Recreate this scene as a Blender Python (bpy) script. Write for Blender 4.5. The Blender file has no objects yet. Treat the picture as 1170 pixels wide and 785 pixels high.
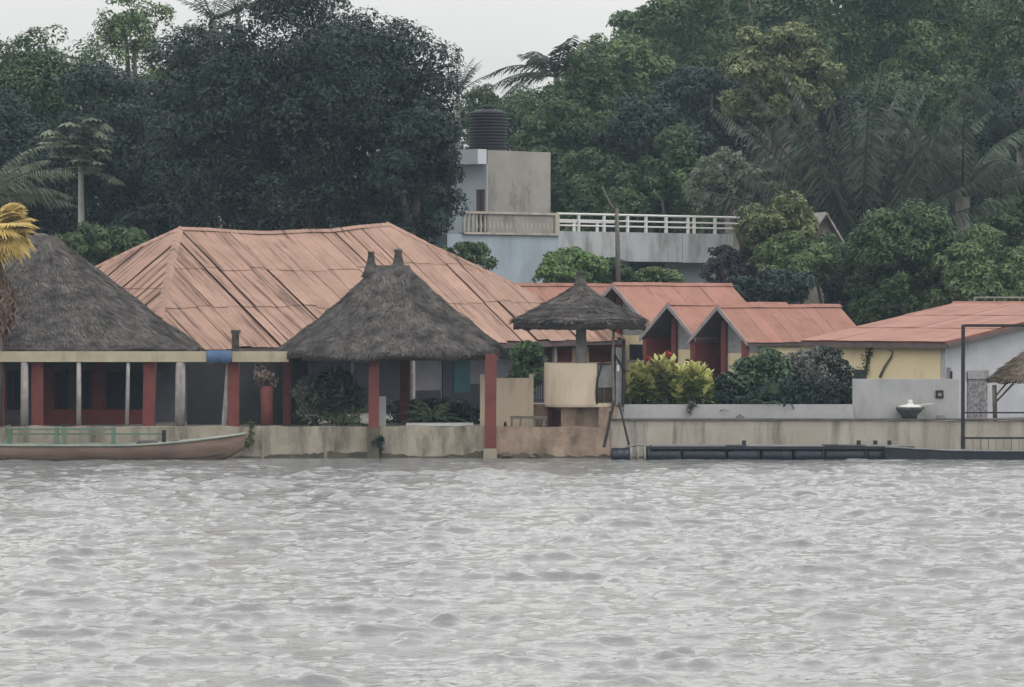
import bpy, math, random
import numpy as np
from mathutils import Vector, Matrix

# ------------------------------------------------------------------ camera, sky, sun, exposure
scene = bpy.context.scene
col = scene.collection
FPX, W0, H0 = 4320.0, 1170.0, 785.0      # focal length in photograph pixels, photograph size
HOR, CAMY, CAMZ = 343.0, -120.0, 5.0     # horizon row, camera position
cd = bpy.data.cameras.new('camera')
cam = bpy.data.objects.new('camera', cd); col.objects.link(cam)
cam.location = (0, CAMY, CAMZ); cam.rotation_euler = (math.radians(90), 0, 0)
cd.sensor_width = 36.0; cd.lens = 36.0 * FPX / W0
cd.shift_y = -(H0 / 2 - HOR) / W0
cd.clip_start = 1.0; cd.clip_end = 3000.0
scene.camera = cam

SUN_EL, SUN_AZ = math.radians(56), math.radians(58)   # azimuth measured from -Y (towards the camera) to +X
sun_dir = Vector((math.sin(SUN_AZ) * math.cos(SUN_EL), -math.cos(SUN_AZ) * math.cos(SUN_EL), math.sin(SUN_EL)))
ld = bpy.data.lights.new('sun', 'SUN'); ld.energy = 0.5; ld.angle = math.radians(22); ld.color = (1.0, 0.96, 0.9)
sun = bpy.data.objects.new('sun', ld); col.objects.link(sun)
sun.rotation_euler = sun_dir.to_track_quat('Z', 'Y').to_euler()
sun.location = (0, 0, 60)

world = bpy.data.worlds.new('World'); scene.world = world; world.use_nodes = True
nt = world.node_tree; nt.nodes.clear()
wo = nt.nodes.new('ShaderNodeOutputWorld'); bg = nt.nodes.new('ShaderNodeBackground')
sky = nt.nodes.new('ShaderNodeTexSky'); sky.sky_type = 'NISHITA'; sky.sun_disc = False
sky.sun_elevation = SUN_EL; sky.sun_rotation = math.pi - SUN_AZ
sky.air_density = 1.0; sky.dust_density = 4.0; sky.ozone_density = 1.0
hs = nt.nodes.new('ShaderNodeHueSaturation'); hs.inputs['Saturation'].default_value = 0.22
nt.links.new(sky.outputs[0], hs.inputs['Color'])
tc = nt.nodes.new('ShaderNodeTexCoord')
mp = nt.nodes.new('ShaderNodeMapping'); mp.inputs['Scale'].default_value = (1.5, 1.5, 4.0)
nt.links.new(tc.outputs['Generated'], mp.inputs['Vector'])
cn = nt.nodes.new('ShaderNodeTexNoise'); cn.inputs['Scale'].default_value = 2.2; cn.inputs['Detail'].default_value = 5
nt.links.new(mp.outputs[0], cn.inputs['Vector'])
cr = nt.nodes.new('ShaderNodeValToRGB')
cr.color_ramp.elements[0].color = (6.45, 6.45, 6.3, 1); cr.color_ramp.elements[0].position = 0.3
cr.color_ramp.elements[1].color = (7.85, 7.8, 7.45, 1); cr.color_ramp.elements[1].position = 0.7
nt.links.new(cn.outputs['Fac'], cr.inputs[0])
mx = nt.nodes.new('ShaderNodeMix'); mx.data_type = 'RGBA'; mx.inputs['Factor'].default_value = 0.85
nt.links.new(hs.outputs[0], mx.inputs['A']); nt.links.new(cr.outputs[0], mx.inputs['B'])
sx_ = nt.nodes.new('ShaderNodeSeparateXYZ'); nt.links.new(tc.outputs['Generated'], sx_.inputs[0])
ov = nt.nodes.new('ShaderNodeMapRange'); ov.inputs[1].default_value = 0.0; ov.inputs[2].default_value = 0.26      # overcast sky, shaped much brighter above the view so the water reflects more
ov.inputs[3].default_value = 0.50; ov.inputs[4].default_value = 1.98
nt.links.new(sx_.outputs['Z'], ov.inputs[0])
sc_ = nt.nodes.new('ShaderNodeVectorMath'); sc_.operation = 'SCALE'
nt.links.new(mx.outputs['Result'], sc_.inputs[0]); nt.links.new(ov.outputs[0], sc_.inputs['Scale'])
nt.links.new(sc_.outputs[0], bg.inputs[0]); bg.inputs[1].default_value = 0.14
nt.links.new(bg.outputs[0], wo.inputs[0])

scene.view_settings.view_transform = 'Standard'; scene.view_settings.look = 'None'
scene.view_settings.exposure = 0.0; scene.view_settings.gamma = 1.0; scene.view_settings.use_curve_mapping = False
scene.cycles.max_bounces = 6; scene.cycles.diffuse_bounces = 3; scene.cycles.glossy_bounces = 3
scene.cycles.transmission_bounces = 3; scene.cycles.volume_bounces = 0; scene.cycles.transparent_max_bounces = 8
scene.cycles.caustics_reflective = False; scene.cycles.caustics_refractive = False

# ------------------------------------------------------------------ helpers
rnd = random.Random(7)
RNG = np.random.default_rng(11)
TH = math.radians(44)                       # the whole village stands on one grid, turned 44 degrees
UX, UY = math.cos(TH), math.sin(TH)

def P(px, py, Y):                           # a point of the place: photograph pixel + distance behind the shore
    d = Y - CAMY
    return Vector(((px - 585.0) / FPX * d, Y, CAMZ - (py - HOR) / FPX * d))
def PX(px, Y): return (px - 585.0) / FPX * (Y - CAMY)
def PZ(py, Y): return CAMZ - (py - HOR) / FPX * (Y - CAMY)
def along(o, d, px):                        # how far along o + L d the column px is met
    k = (px - 585.0) / FPX
    return (k * (o[1] - CAMY) - o[0]) / (d[0] - k * d[1])

class Frame:                                # local frame: x along the length, y to the back, z up
    def __init__(s, o, th=TH): s.o = Vector(o); s.c = math.cos(th); s.s = math.sin(th)
    def __call__(s, x, y, z): return Vector((s.o.x + x * s.c - y * s.s, s.o.y + x * s.s + y * s.c, s.o.z + z))
WORLD = Frame((0, 0, 0), 0.0)

labels_seen = {}
def tag(o, label, cat, group=None):
    o['label'] = label; o['category'] = cat
    if group: o['group'] = group
    labels_seen.setdefault(label, 0); labels_seen[label] += 1
    return o
def thing(name, loc, label, cat, group=None):
    e = bpy.data.objects.new(name, None); col.objects.link(e); e.location = loc; e.empty_display_size = 0.3
    return tag(e, label, cat, group)

def root_loc(par):
    v = Vector((0, 0, 0))
    while par is not None: v += Vector(par.location); par = par.parent
    return v

def link_mesh(name, me, mat, parent=None, smooth=False):
    o = bpy.data.objects.new(name, me); col.objects.link(o)
    if mat: me.materials.append(mat)
    if parent: o.parent = parent
    if smooth: me.polygons.foreach_set('use_smooth', [True] * len(me.polygons))
    return o

class MB:
    def __init__(s): s.v = []; s.f = []
    def add(s, vs, fs):
        n = len(s.v); s.v += [tuple(v) for v in vs]; s.f += [tuple(i + n for i in f) for f in fs]; return s
    def box(s, x0, x1, y0, y1, z0, z1, F=WORLD):
        if x1 < x0: x0, x1 = x1, x0
        if y1 < y0: y0, y1 = y1, y0
        vs = [F(x, y, z) for z in (z0, z1) for y in (y0, y1) for x in (x0, x1)]
        return s.add(vs, [(0, 2, 3, 1), (4, 5, 7, 6), (0, 1, 5, 4), (2, 6, 7, 3), (0, 4, 6, 2), (1, 3, 7, 5)])
    def bar(s, a, b, w, h=None, up=(0, 0, 1)):
        a, b = Vector(a), Vector(b); d = (b - a).normalized(); h = h or w
        up = Vector(up)
        if abs(d.dot(up)) > 0.95: up = Vector((0, 1, 0))
        x = d.cross(up).normalized() * w / 2; z = x.cross(d).normalized() * h / 2
        vs = [p + i * x + j * z for p in (a, b) for j in (-1, 1) for i in (-1, 1)]
        return s.add(vs, [(0, 2, 3, 1), (4, 5, 7, 6), (0, 1, 5, 4), (2, 6, 7, 3), (0, 4, 6, 2), (1, 3, 7, 5)])
    def tube(s, pts, rad, n=8, caps=True):
        pts = [Vector(p) for p in pts]; rings = []
        base = len(s.v)
        if not hasattr(rad, '__len__'): rad = [rad] * len(pts)
        prev = None
        for i, p in enumerate(pts):
            d = (pts[min(i + 1, len(pts) - 1)] - pts[max(i - 1, 0)]).normalized()
            if prev is None: x = d.orthogonal().normalized()
            else: x = (prev - d * prev.dot(d)).normalized()
            prev = x; y = d.cross(x)
            for k in range(n):
                a = 2 * math.pi * k / n
                s.v.append(tuple(p + (x * math.cos(a) + y * math.sin(a)) * rad[i]))
        for i in range(len(pts) - 1):
            for k in range(n):
                k2 = (k + 1) % n
                s.f.append((base + i * n + k, base + i * n + k2, base + (i + 1) * n + k2, base + (i + 1) * n + k))
        if caps:
            s.f.append(tuple(base + k for k in reversed(range(n))))
            s.f.append(tuple(base + (len(pts) - 1) * n + k for k in range(n)))
        return s
    def lathe(s, c, prof, n=20, F=None):          # prof: (radius, z) from bottom to top
        c = Vector(c); base = len(s.v)
        for r, z in prof:
            for k in range(n):
                a = 2 * math.pi * k / n; s.v.append((c.x + r * math.cos(a), c.y + r * math.sin(a), c.z + z))
        for i in range(len(prof) - 1):
            for k in range(n):
                k2 = (k + 1) % n
                s.f.append((base + i * n + k, base + i * n + k2, base + (i + 1) * n + k2, base + (i + 1) * n + k))
        s.f.append(tuple(base + k for k in reversed(range(n))))
        s.f.append(tuple(base + (len(prof) - 1) * n + k for k in range(n)))
        return s
    def prism(s, poly, off):                      # poly: 3D loop, off: extrusion vector
        n = len(poly); off = Vector(off); poly = [Vector(p) for p in poly]
        vs = poly + [p + off for p in poly]
        fs = [tuple(range(n)), tuple(range(2 * n - 1, n - 1, -1))]
        fs += [(i, i + n, (i + 1) % n + n, (i + 1) % n) for i in range(n)]
        return s.add(vs, fs)
    def build(s, name, mat, parent=None, smooth=False):
        off = root_loc(parent)
        me = bpy.data.meshes.new(name)
        me.from_pydata([(a - off.x, b - off.y, c - off.z) for a, b, c in s.v], [], s.f)
        me.update()
        return link_mesh(name, me, mat, parent, smooth)

def np_mesh(name, V, Fq, mat, parent=None, smooth=False):   # quads or triangles as arrays
    off = np.array(root_loc(parent)); V = np.asarray(V, dtype=np.float32) - off.astype(np.float32)
    k = Fq.shape[1]
    me = bpy.data.meshes.new(name)
    me.vertices.add(len(V)); me.vertices.foreach_set('co', V.ravel())
    me.loops.add(Fq.size); me.loops.foreach_set('vertex_index', Fq.astype(np.int32).ravel())
    me.polygons.add(len(Fq)); me.polygons.foreach_set('loop_start', np.arange(0, Fq.size, k, dtype=np.int32))
    me.update(calc_edges=True); me.validate()
    return link_mesh(name, me, mat, parent, smooth)

# ------------------------------------------------------------------ materials
MATS = {}
def lin(c):
    return tuple(((x / 255.0) / 12.92 if x / 255.0 <= 0.04045 else ((x / 255.0 + 0.055) / 1.055) ** 2.4) for x in c)
def material(name, c1, c2=None, scale=3.0, stretch=(1, 1, 1), rough=0.85, bump=0.0, bump_scale=None, stain=None,
             stain_scale=(1.6, 1.6, 0.25), stain_pos=(0.52, 0.72), stain_rot=0.0, ribs=None, gain=0.77, metal=0.0, spec=0.3, vary=0.0, detail=6, island=0.0):
    m = bpy.data.materials.new(name); m.use_nodes = True; n = m.node_tree; N = n.nodes; Lk = n.links
    b = N['Principled BSDF']; b.inputs['Roughness'].default_value = rough; b.inputs['Metallic'].default_value = metal
    b.inputs['Specular IOR Level'].default_value = spec
    c2 = c2 or c1
    c1, c2 = tuple(v * gain for v in c1), tuple(v * gain for v in c2)
    if stain: stain = tuple(v * gain for v in stain)
    tcn = N.new('ShaderNodeTexCoord'); mpn = N.new('ShaderNodeMapping'); mpn.inputs['Scale'].default_value = stretch
    geo = N.new('ShaderNodeNewGeometry')
    Lk.new(geo.outputs['Position'], mpn.inputs['Vector'])
    nz = N.new('ShaderNodeTexNoise'); nz.inputs['Scale'].default_value = scale; nz.inputs['Detail'].default_value = detail
    nz.inputs['Roughness'].default_value = 0.62
    Lk.new(mpn.outputs[0], nz.inputs['Vector'])
    rp = N.new('ShaderNodeValToRGB'); rp.color_ramp.elements[0].position = 0.36; rp.color_ramp.elements[1].position = 0.66
    rp.color_ramp.elements[0].color = (*c1, 1); rp.color_ramp.elements[1].color = (*c2, 1)
    Lk.new(nz.outputs['Fac'], rp.inputs[0]); out = rp.outputs[0]
    if stain:
        ms = N.new('ShaderNodeMapping'); ms.inputs['Scale'].default_value = stain_scale
        mrot = N.new('ShaderNodeMapping'); mrot.inputs['Rotation'].default_value = (0, 0, -stain_rot)
        Lk.new(geo.outputs['Position'], mrot.inputs['Vector']); Lk.new(mrot.outputs[0], ms.inputs['Vector'])
        ns = N.new('ShaderNodeTexNoise'); ns.inputs['Scale'].default_value = 1.0; ns.inputs['Detail'].default_value = 5
        ns.inputs['Roughness'].default_value = 0.65
        Lk.new(ms.outputs[0], ns.inputs['Vector'])
        rs = N.new('ShaderNodeMapRange'); rs.inputs[1].default_value = stain_pos[0]; rs.inputs[2].default_value = stain_pos[1]
        rs.inputs[4].default_value = 0.85
        Lk.new(ns.outputs['Fac'], rs.inputs[0])
        mxs = N.new('ShaderNodeMix'); mxs.data_type = 'RGBA'; mxs.inputs['B'].default_value = (*stain, 1)
        Lk.new(rs.outputs[0], mxs.inputs['Factor']); Lk.new(out, mxs.inputs['A']); out = mxs.outputs['Result']
    if vary or island:
        hv = N.new('ShaderNodeHueSaturation')
        src = N.new('ShaderNodeObjectInfo').outputs['Random'] if vary else geo.outputs['Random Per Island']
        mr = N.new('ShaderNodeMapRange'); k = vary or island
        mr.inputs[3].default_value = 1 - k; mr.inputs[4].default_value = 1 + k
        Lk.new(src, mr.inputs[0]); Lk.new(mr.outputs[0], hv.inputs['Value']); Lk.new(out, hv.inputs['Color']); out = hv.outputs[0]
    Lk.new(out, b.inputs['Base Color'])
    if ribs:
        mrb = N.new('ShaderNodeMapping'); mrb.inputs['Rotation'].default_value = (0, 0, -stain_rot)
        Lk.new(geo.outputs['Position'], mrb.inputs['Vector'])
        wv = N.new('ShaderNodeTexWave'); wv.bands_direction = ribs; wv.inputs['Scale'].default_value = 1.25; wv.inputs['Distortion'].default_value = 0.15
        Lk.new(mrb.outputs[0], wv.inputs['Vector'])
        bn = N.new('ShaderNodeBump'); bn.inputs['Strength'].default_value = 0.5; bn.inputs['Distance'].default_value = 0.06
        Lk.new(wv.outputs['Fac'], bn.inputs['Height']); Lk.new(bn.outputs[0], b.inputs['Normal'])
    elif bump:
        bn = N.new('ShaderNodeBump'); bn.inputs['Strength'].default_value = bump; bn.inputs['Distance'].default_value = 0.05
        nb = N.new('ShaderNodeTexNoise'); nb.inputs['Scale'].default_value = bump_scale or scale * 4; nb.inputs['Detail'].default_value = 5
        Lk.new(mpn.outputs[0], nb.inputs['Vector']); Lk.new(nb.outputs['Fac'], bn.inputs['Height']); Lk.new(bn.outputs[0], b.inputs['Normal'])
    MATS[name] = m
    return m

def leaf_material(name, c1, c2, rough=0.55, trans=0.18, c3=None):
    m = bpy.data.materials.new(name); m.use_nodes = True; n = m.node_tree; N = n.nodes; Lk = n.links
    b = N['Principled BSDF']; b.inputs['Roughness'].default_value = rough; b.inputs['Specular IOR Level'].default_value = 0.12
    c1, c2 = tuple(v * 0.9 for v in c1), tuple(v * 0.9 for v in c2)
    geo = N.new('ShaderNodeNewGeometry'); rp = N.new('ShaderNodeValToRGB')
    rp.color_ramp.elements[0].color = (*c1, 1); rp.color_ramp.elements[1].color = (*c2, 1)
    rp.color_ramp.elements[0].position = 0.1; rp.color_ramp.elements[1].position = 0.85
    if c3:
        e = rp.color_ramp.elements.new(0.97); e.color = (*c3, 1)
    Lk.new(geo.outputs['Random Per Island'], rp.inputs[0])
    nz = N.new('ShaderNodeTexNoise'); nz.inputs['Scale'].default_value = 0.55; nz.inputs['Detail'].default_value = 3
    Lk.new(geo.outputs['Position'], nz.inputs['Vector'])
    mr = N.new('ShaderNodeMapRange'); mr.inputs[1].default_value = 0.3; mr.inputs[2].default_value = 0.7
    mr.inputs[3].default_value = 0.7; mr.inputs[4].default_value = 1.35
    Lk.new(nz.outputs['Fac'], mr.inputs[0])
    hv = N.new('ShaderNodeHueSaturation'); Lk.new(mr.outputs[0], hv.inputs['Value']); Lk.new(rp.outputs[0], hv.inputs['Color'])
    Lk.new(hv.outputs[0], b.inputs['Base Color'])
    tr = N.new('ShaderNodeBsdfTranslucent'); Lk.new(hv.outputs[0], tr.inputs['Color'])
    ms = N.new('ShaderNodeMixShader'); ms.inputs[0].default_value = trans
    Lk.new(b.outputs[0], ms.inputs[1]); Lk.new(tr.outputs[0], ms.inputs[2])
    Lk.new(ms.outputs[0], N['Material Output'].inputs['Surface'])
    MATS[name] = m
    return m

M = {}
M['thatch'] = material('thatch', (0.052, 0.047, 0.045), (0.13, 0.118, 0.113), 2.2, (1, 1, 2.2), 0.95, 0.6, 14, spec=0.1)
M['thatch_dark'] = material('thatch_dark', (0.045, 0.038, 0.034), (0.11, 0.095, 0.085), 3, (1, 1, 2), 0.95, 0.6, 14, spec=0.1)
M['straw'] = material('straw', (0.052, 0.047, 0.045), (0.155, 0.142, 0.135), 1.7, (1, 1, 1), 0.95, spec=0.1, island=0.28)
M['straw_brown'] = material('straw_brown', (0.11, 0.085, 0.065), (0.24, 0.19, 0.16), 0.9, (1, 1, 1), 0.95, spec=0.1, island=0.4)
M['tin'] = material('rusty_salmon_sheet', (0.295, 0.178, 0.132), (0.385, 0.24, 0.185), 1.1, (1, 1, 1), 0.75, 0.15, 9,
                    stain=(0.11, 0.055, 0.042), stain_scale=(3.8, 0.4, 0.4), stain_pos=(0.56, 0.68), stain_rot=TH, ribs='X', vary=0.1)
M['tin_rusty'] = material('streaked_rusty_sheet', (0.29, 0.172, 0.127), (0.375, 0.232, 0.178), 1.1, (1, 1, 1), 0.75, 0.15, 9,
                    stain=(0.10, 0.05, 0.04), stain_scale=(4.6, 0.34, 0.34), stain_pos=(0.5, 0.6), stain_rot=TH, ribs='X', vary=0.1)
M['tin_side'] = material('streaked_side_sheet', (0.29, 0.172, 0.127), (0.375, 0.232, 0.178), 1.1, (1, 1, 1), 0.75, 0.15, 9,
                    stain=(0.11, 0.055, 0.042), stain_scale=(0.34, 4.0, 0.34), stain_pos=(0.5, 0.62), stain_rot=TH, ribs='Y', vary=0.1)
M['tin_under'] = material('rust_underlay', (0.10, 0.045, 0.035), (0.16, 0.075, 0.055), 2.0, rough=0.9)
M['tile_red'] = material('salmon_roof_paint', (0.29, 0.135, 0.10), (0.35, 0.17, 0.13), 1.0, rough=0.75, bump=0.1, bump_scale=10,
                         stain=(0.16, 0.07, 0.055), stain_scale=(1.3, 1.3, 1.3), stain_pos=(0.52, 0.78), vary=0.08)
M['tile_seam'] = material('roof_seam', (0.22, 0.085, 0.065), (0.28, 0.11, 0.085), 2.0, rough=0.9)
M['cream'] = material('cream_beam_paint', (0.40, 0.35, 0.25), (0.50, 0.44, 0.32), 2.0, stain=(0.22, 0.18, 0.13), stain_pos=(0.55, 0.8))
M['red'] = material('red_column_paint', (0.155, 0.046, 0.042), (0.21, 0.066, 0.06), 2.5, stain=(0.12, 0.035, 0.03), stain_scale=(3, 3, 0.6))
M['red_dark'] = material('dark_red_paint', (0.13, 0.032, 0.03), (0.19, 0.05, 0.045), 2.0)
M['grey_post'] = material('grey_post', (0.26, 0.24, 0.235), (0.40, 0.37, 0.36), 3.0, stain=(0.14, 0.12, 0.12), stain_scale=(4, 4, 0.6))
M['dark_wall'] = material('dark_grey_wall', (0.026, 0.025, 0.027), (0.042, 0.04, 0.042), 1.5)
M['lilac_wall'] = material('lilac_grey_wall', (0.13, 0.125, 0.145), (0.175, 0.17, 0.19), 1.5, stain=(0.15, 0.14, 0.17))
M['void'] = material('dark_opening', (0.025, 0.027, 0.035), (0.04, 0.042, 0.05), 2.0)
M['teal'] = material('teal_shutter', (0.018, 0.07, 0.08), (0.028, 0.10, 0.11), 3.0, rough=0.6)
M['sea_wall'] = material('stained_sea_wall', (0.33, 0.29, 0.23), (0.45, 0.40, 0.33), 0.9, (1, 1, 1.4), 0.9, 0.3, 12,
                         stain=(0.09, 0.08, 0.065), stain_scale=(1.7, 1.7, 0.5), stain_pos=(0.45, 0.68))
M['sea_wall_grey'] = material('grey_streaked_wall', (0.40, 0.355, 0.305), (0.50, 0.455, 0.40), 0.8, (1, 1, 1), 0.9, 0.25, 12,
                              stain=(0.15, 0.125, 0.11), stain_scale=(2.2, 2.2, 0.25), stain_pos=(0.48, 0.7))
M['pink_base'] = material('pinkish_concrete', (0.30, 0.215, 0.165), (0.44, 0.33, 0.255), 1.1, (1, 1, 1.3), 0.9, 0.35, 12,
                          stain=(0.13, 0.095, 0.075), stain_scale=(1.6, 1.6, 0.9), stain_pos=(0.46, 0.7))
M['slime'] = material('wet_algae_band', (0.06, 0.052, 0.04), (0.13, 0.11, 0.08), 2.5, rough=0.5, bump=0.4)
M['ledge'] = material('dark_ledge', (0.10, 0.095, 0.09), (0.17, 0.16, 0.15), 3.0)
M['white_wall'] = material('white_wall_paint', (0.38, 0.38, 0.385), (0.45, 0.445, 0.45), 1.0, stain=(0.24, 0.23, 0.22), stain_scale=(1.6, 1.6, 0.5), stain_pos=(0.5, 0.8))
M['white_gable'] = material('bluish_white_plaster', (0.44, 0.45, 0.49), (0.52, 0.53, 0.57), 0.8, stain=(0.34, 0.34, 0.36), stain_scale=(0.8, 0.8, 0.5))
M['yellow'] = material('pale_yellow_paint', (0.72, 0.61, 0.39), (0.77, 0.66, 0.44), 0.8, stain=(0.48, 0.38, 0.23), stain_scale=(1.2, 1.2, 0.35), stain_pos=(0.55, 0.8))
M['beige'] = material('beige_paint', (0.62, 0.51, 0.385), (0.70, 0.58, 0.45), 0.9, stain=(0.36, 0.285, 0.21), stain_scale=(1.3, 1.3, 0.3), stain_pos=(0.55, 0.8))
M['gable_grey'] = material('grey_gable_plaster', (0.25, 0.255, 0.26), (0.36, 0.36, 0.36), 3.0, stain=(0.17, 0.17, 0.17), stain_scale=(2, 2, 2))
M['fascia'] = material('grey_fascia_board', (0.25, 0.225, 0.225), (0.33, 0.30, 0.30), 2.0)
M['fascia_dark'] = material('dark_fascia_board', (0.10, 0.075, 0.075), (0.15, 0.115, 0.11), 2.0)
M['concrete'] = material('raw_concrete', (0.29, 0.275, 0.25), (0.37, 0.35, 0.32), 0.6, rough=0.95, bump=0.2, bump_scale=8,
                         stain=(0.11, 0.105, 0.095), stain_scale=(1.0, 1.0, 0.4), stain_pos=(0.52, 0.72))
M['blue_wall'] = material('pale_blue_plaster', (0.36, 0.43, 0.49), (0.42, 0.49, 0.55), 0.6, stain=(0.29, 0.34, 0.38), stain_scale=(0.7, 0.7, 0.2))
M['pale_wall'] = material('bluish_white_wall', (0.55, 0.59, 0.64), (0.61, 0.65, 0.69), 0.6)
M['slab'] = material('weathered_slab', (0.40, 0.42, 0.44), (0.50, 0.52, 0.53), 0.9, stain=(0.17, 0.17, 0.175), stain_scale=(1.3, 1.3, 0.35), stain_pos=(0.46, 0.7))
M['balustrade'] = material('weathered_balustrade', (0.42, 0.385, 0.33), (0.52, 0.48, 0.42), 1.0, stain=(0.2, 0.18, 0.15), stain_scale=(2, 2, 0.5), stain_pos=(0.5, 0.75))
M['rail_white'] = material('white_rail_paint', (0.66, 0.66, 0.65), (0.74, 0.74, 0.73), 3.0, rough=0.6)
M['tank'] = material('black_plastic', (0.006, 0.007, 0.010), (0.011, 0.012, 0.015), 2.0, rough=0.6, spec=0.25)
M['wood_door'] = material('brown_wood', (0.10, 0.065, 0.05), (0.16, 0.11, 0.085), 4.0, (1, 1, 0.3))
M['wood'] = material('weathered_wood', (0.13, 0.11, 0.095), (0.22, 0.19, 0.165), 4.0, (1, 1, 1))
M['bark'] = material('bark', (0.10, 0.09, 0.08), (0.2, 0.18, 0.16), 4.0, (1, 1, 0.4), bump=0.4)
M['bark_pale'] = material('pale_bark', (0.25, 0.25, 0.23), (0.36, 0.36, 0.33), 4.0, (1, 1, 0.4), bump=0.3)
M['iron'] = material('black_iron', (0.018, 0.018, 0.02), (0.035, 0.032, 0.032), 5.0, rough=0.6)
M['drum_blue'] = material('dark_blue_plastic', (0.009, 0.013, 0.025), (0.018, 0.025, 0.04), 1.5, rough=0.45, spec=0.4, vary=0.25)
M['raft'] = material('dark_raft_steel', (0.014, 0.018, 0.025), (0.03, 0.036, 0.046), 1.8, rough=0.55)
M['deck'] = material('worn_deck', (0.15, 0.155, 0.16), (0.24, 0.245, 0.25), 2.5, rough=0.8)
M['strap'] = material('pale_strap', (0.2, 0.2, 0.19), (0.3, 0.29, 0.27), 5.0)
M['hull'] = material('faded_hull_paint', (0.14, 0.09, 0.072), (0.235, 0.165, 0.135), 1.6, (0.5, 1, 2), stain=(0.13, 0.10, 0.09), stain_scale=(0.8, 1, 3))
M['gunwale'] = material('pale_green_gunwale', (0.22, 0.26, 0.215), (0.33, 0.35, 0.30), 3.0)
M['green_wood'] = material('green_painted_wood', (0.10, 0.18, 0.135), (0.16, 0.25, 0.19), 2.5, stain=(0.2, 0.22, 0.17))
M['cloth_blue'] = material('blue_cloth', (0.07, 0.12, 0.22), (0.1, 0.16, 0.28), 6.0)
M['white_item'] = material('white_plastic', (0.6, 0.6, 0.58), (0.68, 0.68, 0.66), 4.0, rough=0.5)
M['dark_item'] = material('charcoal_stone', (0.05, 0.05, 0.052), (0.11, 0.11, 0.11), 4.0)
M['ground'] = material('bare_earth', (0.09, 0.075, 0.055), (0.16, 0.135, 0.10), 0.5, bump=0.3)
M['paving'] = material('terrace_concrete', (0.13, 0.12, 0.11), (0.19, 0.18, 0.16), 0.7)
M['glass'] = material('dark_glass', (0.02, 0.022, 0.026), None, rough=0.15, spec=0.5)
M['mosaic'] = material('mosaic_door', (0.10, 0.095, 0.10), (0.34, 0.33, 0.34), 9.0, detail=2)
# leaves
M['leaf_dark'] = leaf_material('leaf_mango', (0.016, 0.026, 0.024), (0.038, 0.056, 0.046), trans=0.08)
M['leaf_mid'] = leaf_material('leaf_mid', (0.035, 0.06, 0.03), (0.09, 0.135, 0.06))
M['leaf_light'] = leaf_material('leaf_light', (0.065, 0.10, 0.045), (0.15, 0.205, 0.09))
M['leaf_olive'] = leaf_material('leaf_olive', (0.075, 0.10, 0.045), (0.18, 0.21, 0.10), c3=(0.27, 0.26, 0.14))
M['leaf_pale'] = leaf_material('leaf_pale', (0.075, 0.095, 0.065), (0.18, 0.21, 0.15))
M['leaf_fresh'] = leaf_material('leaf_fresh', (0.08, 0.14, 0.055), (0.18, 0.28, 0.11))
M['leaf_blue'] = leaf_material('leaf_bluegreen', (0.04, 0.064, 0.038), (0.095, 0.135, 0.08))
M['leaf_grey'] = leaf_material('leaf_greygreen', (0.07, 0.08, 0.07), (0.19, 0.19, 0.175))
M['leaf_purple'] = leaf_material('leaf_purple', (0.035, 0.032, 0.038), (0.075, 0.065, 0.075))
M['leaf_croton'] = leaf_material('leaf_croton', (0.34, 0.36, 0.11), (0.62, 0.61, 0.27), trans=0.15)
M['leaf_croton_low'] = leaf_material('leaf_croton_low', (0.09, 0.13, 0.04), (0.24, 0.29, 0.09))
M['leaf_red'] = leaf_material('flower_red', (0.40, 0.045, 0.045), (0.55, 0.09, 0.08))
M['leaf_yellow'] = leaf_material('leaf_yellow', (0.50, 0.36, 0.10), (0.62, 0.48, 0.19), trans=0.2)
M['leaf_dry'] = leaf_material('leaf_dry', (0.10, 0.065, 0.05), (0.20, 0.14, 0.11))
M['leaf_stag'] = leaf_material('leaf_stag', (0.19, 0.14, 0.12), (0.33, 0.27, 0.23))
M['leaf_palm_light'] = leaf_material('leaf_palm_light', (0.045, 0.06, 0.045), (0.115, 0.14, 0.105), rough=0.35)
M['leaf_fern'] = leaf_material('leaf_fern', (0.11, 0.16, 0.08), (0.24, 0.31, 0.17))
M['leaf_fern2'] = leaf_material('leaf_fern2', (0.05, 0.085, 0.055), (0.125, 0.17, 0.11))
M['leaf_palm'] = leaf_material('leaf_palm', (0.022, 0.034, 0.024), (0.055, 0.075, 0.05), rough=0.4)

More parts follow.
